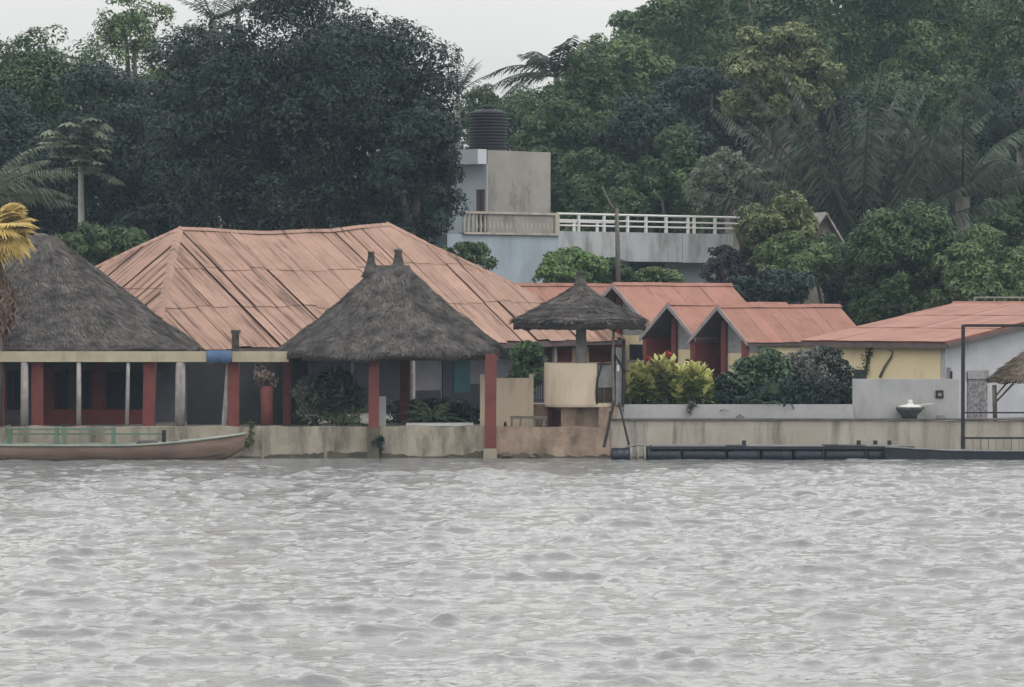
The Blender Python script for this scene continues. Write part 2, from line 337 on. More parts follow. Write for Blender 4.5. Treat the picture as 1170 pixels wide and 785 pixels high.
# ------------------------------------------------------------------ water
def make_water():
    def axis(lo, hi, step, far_lo, far_hi):   # even steps in view, growing outwards
        mid = list(np.arange(lo, hi + 1e-6, step)); s = step; x = lo; a = []
        while x > far_lo: s *= 1.25; x -= s; a.append(max(x, far_lo))
        s = step; x = mid[-1]; b = []
        while x < far_hi: s *= 1.25; x += s; b.append(min(x, far_hi))
        return np.array(a[::-1] + mid + b)
    xs = axis(-18.5, 18.5, 0.1, -420, 420)
    ys = axis(-75, 0.15, 0.075, -420, 0.2)
    X, Y = np.meshgrid(xs, ys)
    rng = np.random.default_rng(5)
    def field(n, l0, l1, slope, spread):
        Z = np.zeros_like(X); DX = np.zeros_like(X); DY = np.zeros_like(X)
        for l in np.exp(rng.uniform(math.log(l0), math.log(l1), n)):
            th = rng.normal(-math.pi / 2 + 0.22, spread); k = 2 * math.pi / l
            a = slope / math.sqrt(n / 2) / k * rng.uniform(0.6, 1.4); q = k * (X * math.cos(th) + Y * math.sin(th)) + rng.uniform(0, 6.28)
            c = np.cos(q); Z += a * np.sin(q); DX += 0.9 * a * math.cos(th) * c; DY += 0.9 * a * math.sin(th) * c
        return np.stack([DX, DY, Z])
    def groups(n, l0, l1):
        g = np.zeros_like(X)
        for _ in range(n):
            th = rng.uniform(0, 6.28); k = 2 * math.pi / rng.uniform(l0, l1)
            g += np.sin(k * (X * math.cos(th) * 0.8 + Y * math.sin(th)) + rng.uniform(0, 6.28))
        return g / math.sqrt(n / 2)
    D = field(60, 0.26, 0.6, 0.105, 0.9) * np.clip(1 + 0.35 * groups(10, 3, 14), 0.4, 2)
    D += field(30, 0.7, 1.7, 0.06, 0.6) * np.clip(0.1 + 0.75 * groups(14, 1.4, 5), 0.1, 2.2)
    D += field(10, 3.0, 6.0, 0.014, 0.4)
    DX, DY, Z = D
    # short steep crests: a gentle back, a steeper face towards the camera
    ix0 = int(np.argmin(abs(xs + 18.5))); iy0 = int(np.argmin(abs(ys + 75)))
    for kk in range(4200):
        x, y = rng.uniform(-18.3, 18.3), rng.uniform(-74, -0.8)
        h = min(0.07, 0.016 + rng.exponential(0.017)) * min(1, max(0.2, -y / 14)); wx = rng.uniform(0.13, 0.36) * (0.5 + h * 9); wy = rng.uniform(0.2, 0.32) * (0.7 + h * 6)
        if kk < 480: h = rng.uniform(0.05, 0.105) * min(1, max(0.2, -y / 14)); wx = rng.uniform(0.25, 0.85); wy = rng.uniform(0.34, 0.5)
        sk = rng.uniform(-0.35, 0.35)
        i0, i1 = ix0 + int((x - 3 * wx + 18.5) / 0.1), ix0 + int((x + 3 * wx + 18.5) / 0.1) + 1
        j0, j1 = iy0 + int((y - 1.5 * wy + 75) / 0.075), iy0 + int((y + 3 * wy + 75) / 0.075) + 1
        i0, j0 = max(i0, 0), max(j0, 0); i1, j1 = min(i1, len(xs)), min(j1, len(ys))
        gx_, gy_ = np.meshgrid(xs[i0:i1] - x, ys[j0:j1] - y); gy_ = gy_ - sk * gx_ - 0.2 * wx * (gx_ / wx) ** 2 + 0.08 * np.sin(gx_ * 9 + kk)
        t_ = np.where(gy_ < 0, gy_ / (0.32 * wy), gy_ / wy)
        Z[j0:j1, i0:i1] += h * np.exp(-np.abs(gx_ / wx) ** 3 - np.abs(t_) ** 2.4)
    env = np.ones_like(X)
    sx = np.gradient(xs); sy = np.gradient(ys)
    S = np.maximum(sx[None, :], sy[:, None]); fade = np.clip(1.5 - S / 0.6, 0, 1)
    env = env * fade
    env *= np.clip((0.6 - Y) / 2.0, 0.35, 1)
    Zf = Z * env; Zf = 0.2 * np.tanh((Zf + 1.4 * np.clip(Zf, 0, None) ** 2) / 0.2)
    V = np.stack([X + DX * env, np.minimum(Y + DY * env, 0.2), Zf], -1).reshape(-1, 3)
    r, c = len(ys), len(xs)
    idx = np.arange(r * c).reshape(r, c)
    F = np.stack([idx[:-1, :-1], idx[:-1, 1:], idx[1:, 1:], idx[1:, :-1]], -1).reshape(-1, 4)
    m = bpy.data.materials.new('lagoon_water'); m.use_nodes = True; N = m.node_tree.nodes; Lk = m.node_tree.links
    b = N['Principled BSDF']; b.inputs['Base Color'].default_value = (0.145, 0.148, 0.15, 1)
    b.inputs['Roughness'].default_value = 0.07; b.inputs['IOR'].default_value = 1.333
    g = N.new('ShaderNodeNewGeometry'); mpn = N.new('ShaderNodeMapping'); mpn.inputs['Scale'].default_value = (1.0, 1.6, 1)
    Lk.new(g.outputs['Position'], mpn.inputs['Vector'])
    n1 = N.new('ShaderNodeTexNoise'); n1.inputs['Scale'].default_value = 6.0; n1.inputs['Detail'].default_value = 6; n1.inputs['Roughness'].default_value = 0.55
    Lk.new(mpn.outputs[0], n1.inputs['Vector'])
    bp = N.new('ShaderNodeBump'); bp.inputs['Strength'].default_value = 0.9; bp.inputs['Distance'].default_value = 0.03
    Lk.new(n1.outputs['Fac'], bp.inputs['Height']); Lk.new(bp.outputs[0], b.inputs['Normal'])
    o = np_mesh('water', V, F, m, None, True); o['kind'] = 'structure'
make_water()

# ------------------------------------------------------------------ terrain
def smooth(a, b, x):
    t = np.clip((x - a) / (b - a), 0, 1); return t * t * (3 - 2 * t)
def ground_z(x, y):
    x = np.asarray(x, float); y = np.asarray(y, float)
    return 0.9 + smooth(46, 130, y) * (3.0 + 12.0 * smooth(-6, 22, x)) + smooth(26, 46, y) * 0.8
def make_ground():
    xs = np.concatenate([np.linspace(-420, -44, 14), np.linspace(-40, 40, 41), np.linspace(44, 420, 14)])
    ys = np.concatenate([[0.22, 0.221, 0.3], np.linspace(2, 60, 30), np.linspace(64, 140, 20), np.linspace(160, 420, 8)])
    X, Y = np.meshgrid(xs, ys); Z = ground_z(X, Y)
    Z += np.where(Y > 30, 1, 0) * (np.sin(X * 0.7) * np.cos(Y * 0.5)) * 0.2
    Z[0, :] = -1.5
    r, c = X.shape; idx = np.arange(r * c).reshape(r, c)
    F = np.stack([idx[:-1, :-1], idx[:-1, 1:], idx[1:, 1:], idx[1:, :-1]], -1).reshape(-1, 4)
    o = np_mesh('ground', np.stack([X, Y, Z], -1).reshape(-1, 3), F, M['ground']); o['kind'] = 'structure'
make_ground()
o = MB().box(-34, 34, 0.32, 26, 0.7, 0.94).build('terrace_pavement', M['paving']); o['kind'] = 'structure'

# ------------------------------------------------------------------ shore walls
def sea_wall(px0, px1, top, mat, label, y0=0.0, y1=0.3, ledge=None, joints=()):
    x0, x1 = PX(px0, 0), PX(px1, 0)
    t = thing('retaining_wall', ((x0 + x1) / 2, 0.15, 0), label, 'wall')
    nz = rnd.random() * 9
    n = max(2, int((x1 - x0) / 0.5)); b = MB(); vs = []
    for i in range(n + 1):                         # slightly uneven top edge
        x = x0 + (x1 - x0) * i / n
        z = top + 0.018 * math.sin(i * 1.7 + nz) + 0.012 * math.sin(i * 4.1)
        vs += [(x, y0, -1.2), (x, y1, -1.2), (x, y1, z), (x, y0, z)]
    fs = [(0, 1, 2, 3), (4 * n + 3, 4 * n + 2, 4 * n + 1, 4 * n)]
    for i in range(n):
        for k in range(4):
            k2 = (k + 1) % 4; fs.append((4 * i + k, 4 * i + 4 + k, 4 * i + 4 + k2, 4 * i + k2))
    b.add(vs, fs); b.build('wall_body', mat, t)
    # wet band of growth at the waterline
    b = MB(); vs = []; wk = 0.0
    for i in range(4 * n + 1):
        x = x0 + (x1 - x0) * i / (4 * n); wk = 0.8 * wk + rnd.gauss(0, 0.035); z = max(0.03, 0.10 + wk + 0.03 * rnd.random())
        vs += [(x, y0 - 0.012, -0.6), (x, y0 - 0.012, z), (x, y0 - 0.001, z + 0.012)]
    fs = []
    for i in range(4 * n): fs += [(3 * i, 3 * i + 3, 3 * i + 4, 3 * i + 1), (3 * i + 1, 3 * i + 4, 3 * i + 5, 3 * i + 2)]
    b.add(vs, fs); b.build('algae_band', M['slime'], t)
    if ledge:
        MB().box(x0, x1, y0 - 0.07, y1 + 0.05, top + 0.022, top + 0.022 + ledge).build('ledge', M['ledge'], t)
    for j in joints:
        x = PX(j, 0); MB().box(x - 0.05, x + 0.05, y0 - 0.02, y0 + 0.1, -0.8, top - 0.03).build('pilaster', mat, t)
    return t
sea_wall(-420, 423, 0.99, M['sea_wall'], 'long stained concrete shore wall behind the canoe', joints=(300, 372))
sea_wall(431, 554, 1.0, M['sea_wall'], 'stained concrete shore wall section between the two water posts of the thatched hut')
sea_wall(565, 697, 0.98, M['pink_base'], 'pinkish concrete shore wall below the round balcony', y0=-0.1)
sea_wall(697.5, 1560, 1.17, M['sea_wall_grey'], 'grey streaked shore wall behind the blue drum pontoon', ledge=0.05)
# steps of rubble at the foot of the walls
def rock(c, r, label):
    b = MB(); n = 9; c = Vector(c); vs = []
    for i in range(5):
        ph = math.pi * (i + 0.5) / 5
        for k in range(n):
            q = r * (0.75 + 0.5 * rnd.random())
            vs.append(c + Vector((q * 1.3 * math.sin(ph) * math.cos(k * 6.283 / n), q * math.sin(ph) * math.sin(k * 6.283 / n), q * 0.7 * math.cos(ph))))
    fs = [tuple(range(n)), tuple(4 * n + k for k in reversed(range(n)))]
    for i in range(4):
        for k in range(n): fs.append((i * n + k, (i + 1) * n + k, (i + 1) * n + (k + 1) % n, i * n + (k + 1) % n))
    o = b.add(vs, fs).build('rock', M['slime']); tag(o, label, 'rock', None)
rock(P(578, 521, -0.25), 0.16, 'dark wet rock at the wall foot right of the hut post')
rock(P(612, 522, -0.3), 0.2, 'larger wet rock at the foot of the pinkish wall')

# white parapet, white garden wall
t = thing('parapet_wall', P(845, 478, 0.6), 'low white parapet in front of the hedge', 'wall')
MB().box(PX(713, 0.5), PX(975, 0.5), 0.42, 0.6, 0.9, PZ(462, 0.5)).build('wall_body', M['white_wall'], t)
t = thing('garden_wall', P(1034, 478, 0.75), 'taller plain white garden wall below the yellow building', 'wall')
MB().box(PX(974, 0.7), PX(1095, 0.7), 0.62, 0.82, 0.9, PZ(433, 0.7)).build('wall_body', M['white_wall'], t)
v = MB().box(PX(1069, 0.6), PX(1078, 0.6), 0.585, 0.618, PZ(455, 0.6), PZ(446, 0.6)).build('vent', M['iron'], t)
MB().box(PX(1071.5, 0.6), PX(1075.5, 0.6), 0.57, 0.584, PZ(452.5, 0.6), PZ(449, 0.6)).build('vent_core', M['strap'], v)

# ------------------------------------------------------------------ thatched roofs
def thatch_roof(t, c, hx, hy, z_eave, z_top, ridge=0.0, power=2.6, prof=0.9, thick=0.22, n=72, rings=48, rot=0.0, straws=9000,
                mat='thatch', straw='straw', top_r=0.12, lump=0.05, sag=0.0, seed=1, name='thatch_roof'):
    rg = np.random.default_rng(seed); cx, cy = c
    def surf(phi, tt):
        ct, st = np.cos(phi), np.sin(phi)
        r = 1.0 / (np.abs(ct) ** power + np.abs(st) ** power) ** (1 / power)
        bx, by = hx * r * ct, hy * r * st
        gx = np.clip(bx, -ridge, ridge) + top_r * ct; gy = top_r * st
        x = gx + (bx - gx) * tt; y = gy + (by - gy) * tt
        z = z_top - (z_top - z_eave) * tt ** prof
        z = z - sag * np.cos(phi * 2) * tt
        lp = lump * (np.sin(phi * 7 + 2 * tt * 5 + seed) + np.sin(phi * 17 - tt * 9) * 0.6 + np.sin(tt * 23 + phi * 3) * 0.5)
        z = z + lp * np.clip(tt * 2, 0, 1) + 0.03 * ((tt * 8 + 0.12 * np.sin(phi * 9)) % 1.0)   # layered courses
        X = cx + x * math.cos(rot) - y * math.sin(rot); Y = cy + x * math.sin(rot) + y * math.cos(rot)
        return np.stack([X, Y, z], -1)
    phi = np.linspace(0, 2 * math.pi, n, endpoint=False)
    V = []
    for i in range(rings + 1): V.append(surf(phi, np.full(n, i / rings)))
    e = V[-1]; cen = np.array([cx, cy, 0])
    low = e.copy(); low[:, 2] -= thick * (0.92 + 0.16 * rg.random(n)); V.append(low)
    inn = low.copy(); inn[:, :2] = cen[:2] + (low[:, :2] - cen[:2]) * 0.86; inn[:, 2] += thick * 0.3; V.append(inn)
    up = V[rings // 2].copy(); up[:, 2] -= thick * 1.3; V.append(up)
    R = len(V); V = np.concatenate(V)
    i0 = np.arange(n); F = []
    for i in range(R - 1):
        F.append(np.stack([i * n + i0, (i + 1) * n + i0, (i + 1) * n + (i0 + 1) % n, i * n + (i0 + 1) % n], -1))
    body = np_mesh(name, V, np.concatenate(F), M[mat], t, True)
    b = MB(); off = [tuple(V[k]) for k in range(n)]; b.add(off, [tuple(range(n))]); b.add([tuple(V[(R - 1) * n + k]) for k in range(n)], [tuple(reversed(range(n)))])
    b.build('thatch_cap', M[mat], body)
    # shaggy straw bundles
    ns = straws
    ph = rg.uniform(0, 2 * math.pi, ns); tt = np.sqrt(rg.uniform(0.01, 1.0, ns))
    edge = rg.random(ns) < 0.14; tt[edge] = rg.uniform(0.94, 0.99, edge.sum())
    p0 = surf(ph, np.clip(tt - 0.05, 0, 1)); p1 = surf(ph, np.clip(tt + 0.02, 0, 1.0))
    d = p1 - p0; d /= np.linalg.norm(d, axis=1)[:, None] + 1e-9
    q = surf(ph + 0.01, tt) - surf(ph, tt); q /= np.linalg.norm(q, axis=1)[:, None] + 1e-9
    nrm = np.cross(q, d); nrm *= np.where(nrm[:, 2] < 0, -1, 1)[:, None]
    L = rg.uniform(0.14, 0.36, ns)[:, None]; w = rg.uniform(0.012, 0.035, ns)[:, None]
    q = q + d * rg.normal(0, 0.25, ns)[:, None]
    a = p0 + nrm * 0.005; bb = p0 + d * L + nrm * rg.uniform(0.01, 0.045, ns)[:, None] + q * rg.normal(0, 0.05, ns)[:, None]
    bb[edge, 2] -= 0.07
    V = np.stack([a - q * w, a + q * w, bb + q * w * 0.6, bb - q * w * 0.6], 1).reshape(-1, 3)
    s_ = np_mesh('straw', V, np.arange(4 * ns).reshape(-1, 4), M[straw], body); s_['kind'] = 'stuff'
    return body
def finial(par, c, r, h, mat='thatch', r2=None):
    MB().lathe(c, [(r * 3.0, -0.32), (r * 2.0, -0.08), (r * 1.3, h * 0.3), (r * 0.85, h * 0.8), (r * 1.05, h * 0.86), (r * 0.95, h)], 12).build('finial', M[mat], par, True)

# --- large left pavilion
PAVY = 5.0
cxp = PX(43, PAVY)
pav = thing('thatched_pavilion', (cxp, PAVY, 0.94), 'largest thatched pavilion at the left with red and grey posts', 'pavilion')
ht = PAVY + 120
zt = PZ(270, PAVY)
rf = thatch_roof(pav, (cxp, PAVY), 5.35, 4.35, PZ(399, 1.0), zt, ridge=0.35, power=2.4, prof=0.93, straws=26000, seed=3, top_r=0.28, thick=0.12, lump=0.035)
finial_c = (cxp + 0.1, PAVY, zt - 0.1)
MB().lathe(finial_c, [(0.55, -0.25), (0.42, 0.0), (0.3, 0.12), (0.12, 0.2)], 14).build('ridge_bundle', M['thatch'], rf, True)
bm_ = MB().box(PX(-300, 0.5), PX(330, 0.5), 0.42, 0.62, PZ(413.5, 0.5), PZ(401.5, 0.5)).build('beam', M['cream'], pav)
for px, w, m, y, lean in ((28, 9, 'grey_post', 0.52, 0), (43, 13, 'red', 0.9, 0), (90, 5.5, 'grey_post', 0.5, 0), (146, 4.5, 'grey_post', 0.5, -1),
                          (171, 13.5, 'red', 0.9, -1), (206, 11.5, 'grey_post', 0.55, -0.5), (0, 11, 'red', 0.9, 0), (-60, 13, 'red', 0.9, 0), (-150, 12, 'red', 0.9, 0)):
    ww = w / 36.0 / 2; z0, z1 = 0.94, PZ(414, 0.5) + (0.0 if y < 0.6 else 0.1)
    a = Vector((PX(px + lean, y), y, z0)); b = Vector((PX(px - lean * 0.5, y), y, z1))
    if m == 'red': MB().bar(a, b, 2 * ww, 2 * ww, up=(0, 1, 0)).build('post', M[m], pav)
    else: MB().tube([a, (a + b) / 2, b], [ww * 1.05, ww, ww * 0.95], 10).build('post', M[m], pav, True)
for px in (55, 113):
    MB().box(PX(px - 7, 5), PX(px + 7, 5), 4.8, 5.2, 0.94, 3.3).build('inner_post', M['red_dark'], pav)
# inside the pavilion: low wall and back wall with openings
iw = thing('inner_wall', P(100, 480, 6.2), 'dark back wall with window openings inside the left pavilion', 'wall')
MB().box(PX(-260, 6.2), PX(214, 6.2), 6.1, 6.35, 0.94, 3.4).build('wall_body', M['lilac_wall'], iw)
for a, b_ in ((-40, -6), (8, 24), (62, 76), (94, 112), (122, 166)):
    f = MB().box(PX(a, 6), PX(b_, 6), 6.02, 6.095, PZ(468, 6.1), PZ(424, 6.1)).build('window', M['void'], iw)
    MB().box(PX((a + b_) / 2 - 1, 6), PX((a + b_) / 2 + 1, 6), 5.99, 6.015, PZ(467.5, 6), PZ(424.5, 6)).build('mullion', M['red_dark'], f)
o = MB().box(PX(50, 3.9), PX(166, 3.9), 3.8, 3.95, 0.94, PZ(468, 3.9)).build('low_wall', M['red_dark']); tag(o, 'low dark red wall inside the left pavilion', 'wall')
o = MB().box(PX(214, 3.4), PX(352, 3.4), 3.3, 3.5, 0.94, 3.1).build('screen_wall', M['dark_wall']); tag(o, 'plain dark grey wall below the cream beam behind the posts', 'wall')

# middle posts that carry the cream beam
def bigpost(name, px, w, y, m, ytop, ybot, label, lean=0.0, grp=None):
    z1, z0 = PZ(ytop, y), PZ(ybot, y); ww = w / 36.0
    t = thing(name, (PX(px, y), y, z0), label, 'post', grp)
    MB().bar((PX(px - lean, y), y, z0), (PX(px, y), y, z1), ww, ww, up=(0, 1, 0)).build('shaft', M[m], t)
    return t
t = bigpost('column', 267, 13, 0.85, 'red', 413, 487, 'red square column left of the potted staghorn plant')
MB().bar((PX(256, 0.8), 0.8, 0.94), (PX(261.5, 0.8), 0.8, PZ(415, 0.8)), 0.16, 0.16).build('brace', M['grey_post'], t)
t = bigpost('column', 328, 9, 2.4, 'red', 411, 486, 'slim red column just right of the potted staghorn plant')
t = bigpost('roof_stub', 269, 8, 0.56, 'thatch_dark', 378, 401, 'dark stub standing on the cream beam against the salmon roof')
MB().box(PX(264, .6), PX(275, .6), 0.5, 0.66, PZ(381, .6), PZ(377, .6)).build('cap', M['fascia_dark'], t)
# blue cloth over the beam
b = MB(); nx, vs = 12, []
for i in range(nx + 1):
    x = PX(236 + 29 * i / nx, 0.4)
    w = 0.02 * math.sin(i * 1.9)
    vs += [(x, 0.64, PZ(404, 0.5) ), (x, 0.40 - abs(w) * 0.3, PZ(400.6, 0.5)), (x, 0.395 - w * 0.5 - 0.01, PZ(408, 0.4)), (x, 0.39 - w, PZ(414.5 + 1.2 * math.sin(i * 0.9), 0.4))]
fs = [(4 * i + k, 4 * i + 4 + k, 4 * i + 5 + k, 4 * i + 1 + k) for i in range(nx) for k in range(3)]
o = b.add(vs, fs).build('cloth', M['cloth_blue'], None, True); tag(o, 'blue cloth hung over the cream beam', 'cloth')
sm = o.modifiers.new('thick', 'SOLIDIFY'); sm.thickness = 0.012

# --- central thatched hut with two spikes
hx, hy = PX(448, 2.2), 2.2
hut = thing('thatched_hut', (hx, hy, 0.94), 'thatched hut with two spikes on its ridge and posts in the water', 'hut')
rf = thatch_roof(hut, (hx, hy), 3.75, 3.0, PZ(404, 1.2), PZ(304, 2.2), ridge=0.44, power=2.5, prof=0.84, straws=22000, seed=8, top_r=0.12, thick=0.17, sag=-0.02, lump=0.04)
finial(rf, (PX(424, 2.2), 2.2, PZ(304, 2.2) - 0.05), 0.11, 0.52)
finial(rf, (PX(455, 2.2), 2.2, PZ(304, 2.2) - 0.05), 0.13, 0.6)
for px, y, zb, w in ((426.5, -0.12, -1.0, 11.5), (560, -0.06, -1.0, 13), (331, 3.6, 0.94, 10), (462, 4.2, 0.94, 11)):
    p = MB().bar((PX(px, y), y, zb), (PX(px + 1, y), y, PZ(409, y) + 0.12), w / 36, w / 36, up=(0, 1, 0)).build('post', M['red'], hut)
    if zb < 0:
        MB().box(PX(px, y) - w / 72 - 0.03, PX(px, y) + w / 72 + 0.03, y - w / 72 - 0.03, y + w / 72 + 0.03, -1.0, PZ(488, 0) if px < 500 else 0.3).build('footing', M['slime'] if px < 500 else M['sea_wall'], p)
MB().box(PX(345, 0.2), PX(570, 0.2), 0.1, 0.25, PZ(412, .2), PZ(407, .2)).build('eave_beam', M['fascia_dark'], hut)
# white pedestal, table, bench and beige wall
t = thing('pedestal', P(436, 487, 0.5), 'white stub wall beside the left water post of the hut', 'pedestal')
MB().box(PX(430.5, 0.5), PX(441, 0.5), 0.35, 0.6, 0.94, PZ(453, .5)).build('pedestal_body', M['white_wall'], t)
t = thing('table', P(503, 488, 0.9), 'low table with a pale top at the wall under the hut', 'table')
MB().box(PX(464, .6), PX(541, .6), 0.42, 1.2, PZ(486.5, .6), PZ(483.5, .6)).build('table_top', M['white_item'], t)
for px in (470, 535):
    for y in (0.5, 1.1): MB().box(PX(px, y) - .04, PX(px, y) + .04, y - .04, y + .04, 0.94, PZ(487, .6)).build('leg', M['iron'], t)
t = thing('beige_wall', P(582, 488, 1.4), 'plain beige garden wall right of the hut', 'wall')
MB().box(PX(549, 1.4), PX(608, 1.4), 1.3, 1.5, 0.94, PZ(432, 1.4)).build('wall_body', M['beige'], t)
for px in (551, 607): MB().box(PX(px - 2.5, 1.3), PX(px + 2.5, 1.3), 1.22, 1.58, 0.94, PZ(428, 1.3)).build('pillar', M['beige'], t)
t = thing('bench', P(604, 490, 0.5), 'small wooden bench below the beige wall', 'bench')
MB().box(PX(583, .45), PX(625, .45), 0.3, 0.62, PZ(478.5, .4), PZ(475.5, .4)).build('seat', M['wood'], t)
for px in (585, 595, 611, 622):
    MB().bar((PX(px, .4) - .02, 0.36, 0.94), (PX(px, .4), 0.36, PZ(478, .4)), .07).build('leg', M['wood'], t)
o = MB().box(PX(575.5, .5), PX(579, .5), 0.42, 0.54, 0.94, PZ(484, .5)).box(PX(576, .5), PX(578.5, .5), 0.45, 0.51, PZ(484, .5), PZ(482, .5)).build('jar', M['iron'])
tag(o, 'tiny black jar standing at the foot of the beige wall', 'jar')

# ------------------------------------------------------------------ sheet-metal roofs
def clip_poly(poly, clip):
    out = poly
    for i in range(len(clip)):
        a, b = clip[i], clip[(i + 1) % len(clip)]; inp, out = out, []
        if not inp: break
        side = lambda p: (b[0] - a[0]) * (p[1] - a[1]) - (b[1] - a[1]) * (p[0] - a[0])
        for j in range(len(inp)):
            p, q = inp[j], inp[(j + 1) % len(inp)]; sp, sq = side(p), side(q)
            if sp >= 0: out.append(p)
            if (sp >= 0) != (sq >= 0):
                k = sp / (sp - sq); out.append((p[0] + (q[0] - p[0]) * k, p[1] + (q[1] - p[1]) * k))
    return out
def sheet_face(par, corners, colw, courses, mat, rg, gap=(0.0, 0.05), lap=0.03, warp=None, name='roof_sheet', skip=0.0, jitter=0.05):
    """corners: eave start, eave end, then upwards, counter-clockwise seen from outside"""
    C = [Vector(c) for c in corners]; ex = (C[1] - C[0]).normalized()
    nr = (C[1] - C[0]).cross(C[-1] - C[0]).normalized(); ey = nr.cross(ex)
    q2 = [((c - C[0]).dot(ex), (c - C[0]).dot(ey)) for c in C]
    W = max(q[0] for q in q2); x_lo = min(q[0] for q in q2); T = max(q[1] for q in q2)
    cols = []; x = x_lo - rg.random() * colw
    while x < W:                                   # sheets line up from course to course
        w = colw * (0.85 + 0.3 * rg.random()); cols.append((x, w, gap[0] + (gap[1] - gap[0]) * rg.random() ** 2.2)); x += w
    for k in range(courses):
        t0, t1 = T * k / courses, T * (k + 1) / courses
        for cx_, w, g0 in cols:
            x = cx_ + 0.03 * (rg.random() - 0.5); g = g0 * (0.3 + 1.1 * rg.random())
            dt = jitter * (rg.random() - 0.5)
            poly = clip_poly([(x + g, t0 - 0.08 + dt), (x + w, t0 - 0.08 + dt + 0.02 * (rg.random() - .5)), (x + w, t1 + 0.03), (x + g, t1 + 0.03)], q2 if k else [(q[0] , q[1] - (0.08 if q[1] < 0.01 else 0)) for q in q2])
            x += w
            if len(poly) < 3 or rg.random() < skip: continue
            area = abs(sum(poly[i][0] * poly[(i + 1) % len(poly)][1] - poly[(i + 1) % len(poly)][0] * poly[i][1] for i in range(len(poly)))) / 2
            if area < 0.02: continue
            tl = lap * (0.6 + 0.8 * rg.random()); sd = 0.012 * (rg.random() - 0.5)
            xm = x - w / 2
            top = []
            for (a, b) in poly:
                h = 0.02 + tl * (1 - (b - t0) / (t1 - t0)) + sd * (a - xm) / w
                p = C[0] + ex * a + ey * b + nr * h
                if warp: p = warp(p)
                top.append(p)
            MB().prism(top, -nr * 0.012).build(name, mat(xm) if callable(mat) else mat, par)
def warp_face(b, corners, warp=None):
    C = [Vector(c) for c in corners]
    if warp: C = [warp(c) - Vector((0, 0, 0.05)) for c in C]
    b.add(C, [tuple(range(len(C)))])

rgm = random.Random(21)
# --- main building, corner towards the lake
mc = P(173, 400, 8.0); EZ = 3.32
F0 = Frame((mc.x, mc.y, 0))
dn = (math.sin(TH), -math.cos(TH))
r_ = 6.35; Lr = 10.2; EL = Lr + 2 * r_; RZ = 7.55
main = thing('long_hall', F0(EL / 2, r_, 0.94), 'long hall under a rusty salmon sheet-metal hip roof', 'building')
sagL = EL
def mwarp(p):
    v = p - Vector((F0.o.x, F0.o.y, 0)); lx = v.x * UX + v.y * UY; ly = -v.x * UY + v.y * UX
    k = max(0.0, min(1.0, (lx - r_) / Lr)); q = max(0.0, min(1.0, (p.z - EZ) / (RZ - EZ)))
    return Vector((p.x, p.y, p.z - 0.24 * math.sin(math.pi * k) * q + 0.2 * k * q + 0.18 * (lx / EL) + 0.03 * math.sin(lx * 1.7)))
E = [F0(0, 0, EZ), F0(EL, 0, EZ), F0(EL, 2 * r_, EZ), F0(0, 2 * r_, EZ)]
R0, R1 = F0(r_, r_, RZ), F0(r_ + Lr, r_, RZ)
b = MB(); nseg = 8
mids = [R0.lerp(R1, i / nseg) for i in range(nseg + 1)]; em = [E[0].lerp(E[1], i / nseg) for i in range(nseg + 1)]; er = [E[3].lerp(E[2], i / nseg) for i in range(nseg + 1)]
for i in range(nseg):
    warp_face(b, [em[i], em[i + 1], mids[i + 1], mids[i]], mwarp); warp_face(b, [er[i + 1], er[i], mids[i], mids[i + 1]], mwarp)
warp_face(b, [E[3], E[0], R0], mwarp); warp_face(b, [E[1], E[2], R1], mwarp)
roof = b.build('roof', M['tin_under'], main)
sheet_face(roof, [E[0], E[1], R1, R0], 0.74, 3, lambda a: M['tin_rusty'] if a < r_ + 2.4 else M['tin'], rgm, gap=(0.0, 0.12), lap=0.02, warp=mwarp, jitter=0.3)
sheet_face(roof, [E[3], E[0], R0], 0.5, 2, M['tin_side'], rgm, gap=(0.0, 0.14), lap=0.025, warp=mwarp)
sheet_face(roof, [E[1], E[2], R1], 0.92, 4, M['tin'], rgm, gap=(0.0, 0.06), lap=0.03, warp=mwarp)
sheet_face(roof, [E[2], E[3], R0, R1], 1.6, 2, M['tin'], rgm, gap=(0.0, 0.06), lap=0.03, warp=mwarp)
def caps(par, a, b_, step, mat, warp=None, w=0.15, name='ridge_cap', rg=rgm):
    a, b_ = Vector(a), Vector(b_); n = max(1, int((b_ - a).length / step)); d = (b_ - a).normalized(); s = d.cross(Vector((0, 0, 1))).normalized()
    for i in range(n):
        p, q = a.lerp(b_, i / n), a.lerp(b_, (i + 1.04) / n)
        z1 = 0.06 + 0.03 * rg.random(); z2 = 0.06 + 0.02 * rg.random(); vs = []
        for pt, h in ((p, z1), (q, z2)):
            if warp: pt = warp(pt)
            vs += [pt + s * w + Vector((0, 0, h - 0.10)), pt + Vector((0, 0, h + 0.02)), pt - s * w + Vector((0, 0, h - 0.10))]
        b = MB().add(vs, [(0, 3, 4, 1), (1, 4, 5, 2), (0, 1, 2), (5, 4, 3), (0, 2, 5, 3)])
        b.build(name, mat, par)
caps(roof, R0, R1, 1.3, M['tin'], mwarp); caps(roof, E[0], R0, 1.5, M['tin'], mwarp); caps(roof, E[1], R1, 1.6, M['tin'], mwarp); caps(roof, E[3], R0, 1.8, M['tin'], mwarp)
b = MB()
for i in range(nseg):
    b.bar(mwarp(em[i]) - Vector((0, 0, 0.1)), mwarp(em[i + 1]) - Vector((0, 0, 0.1)), 0.05, 0.2)
b.build('fascia', M['fascia_dark'], main)
MB().bar(mwarp(E[0]) - Vector((0, 0, 0.1)), mwarp(E[3]) - Vector((0, 0, 0.1)), 0.05, 0.18).build('fascia', M['fascia_dark'], main)
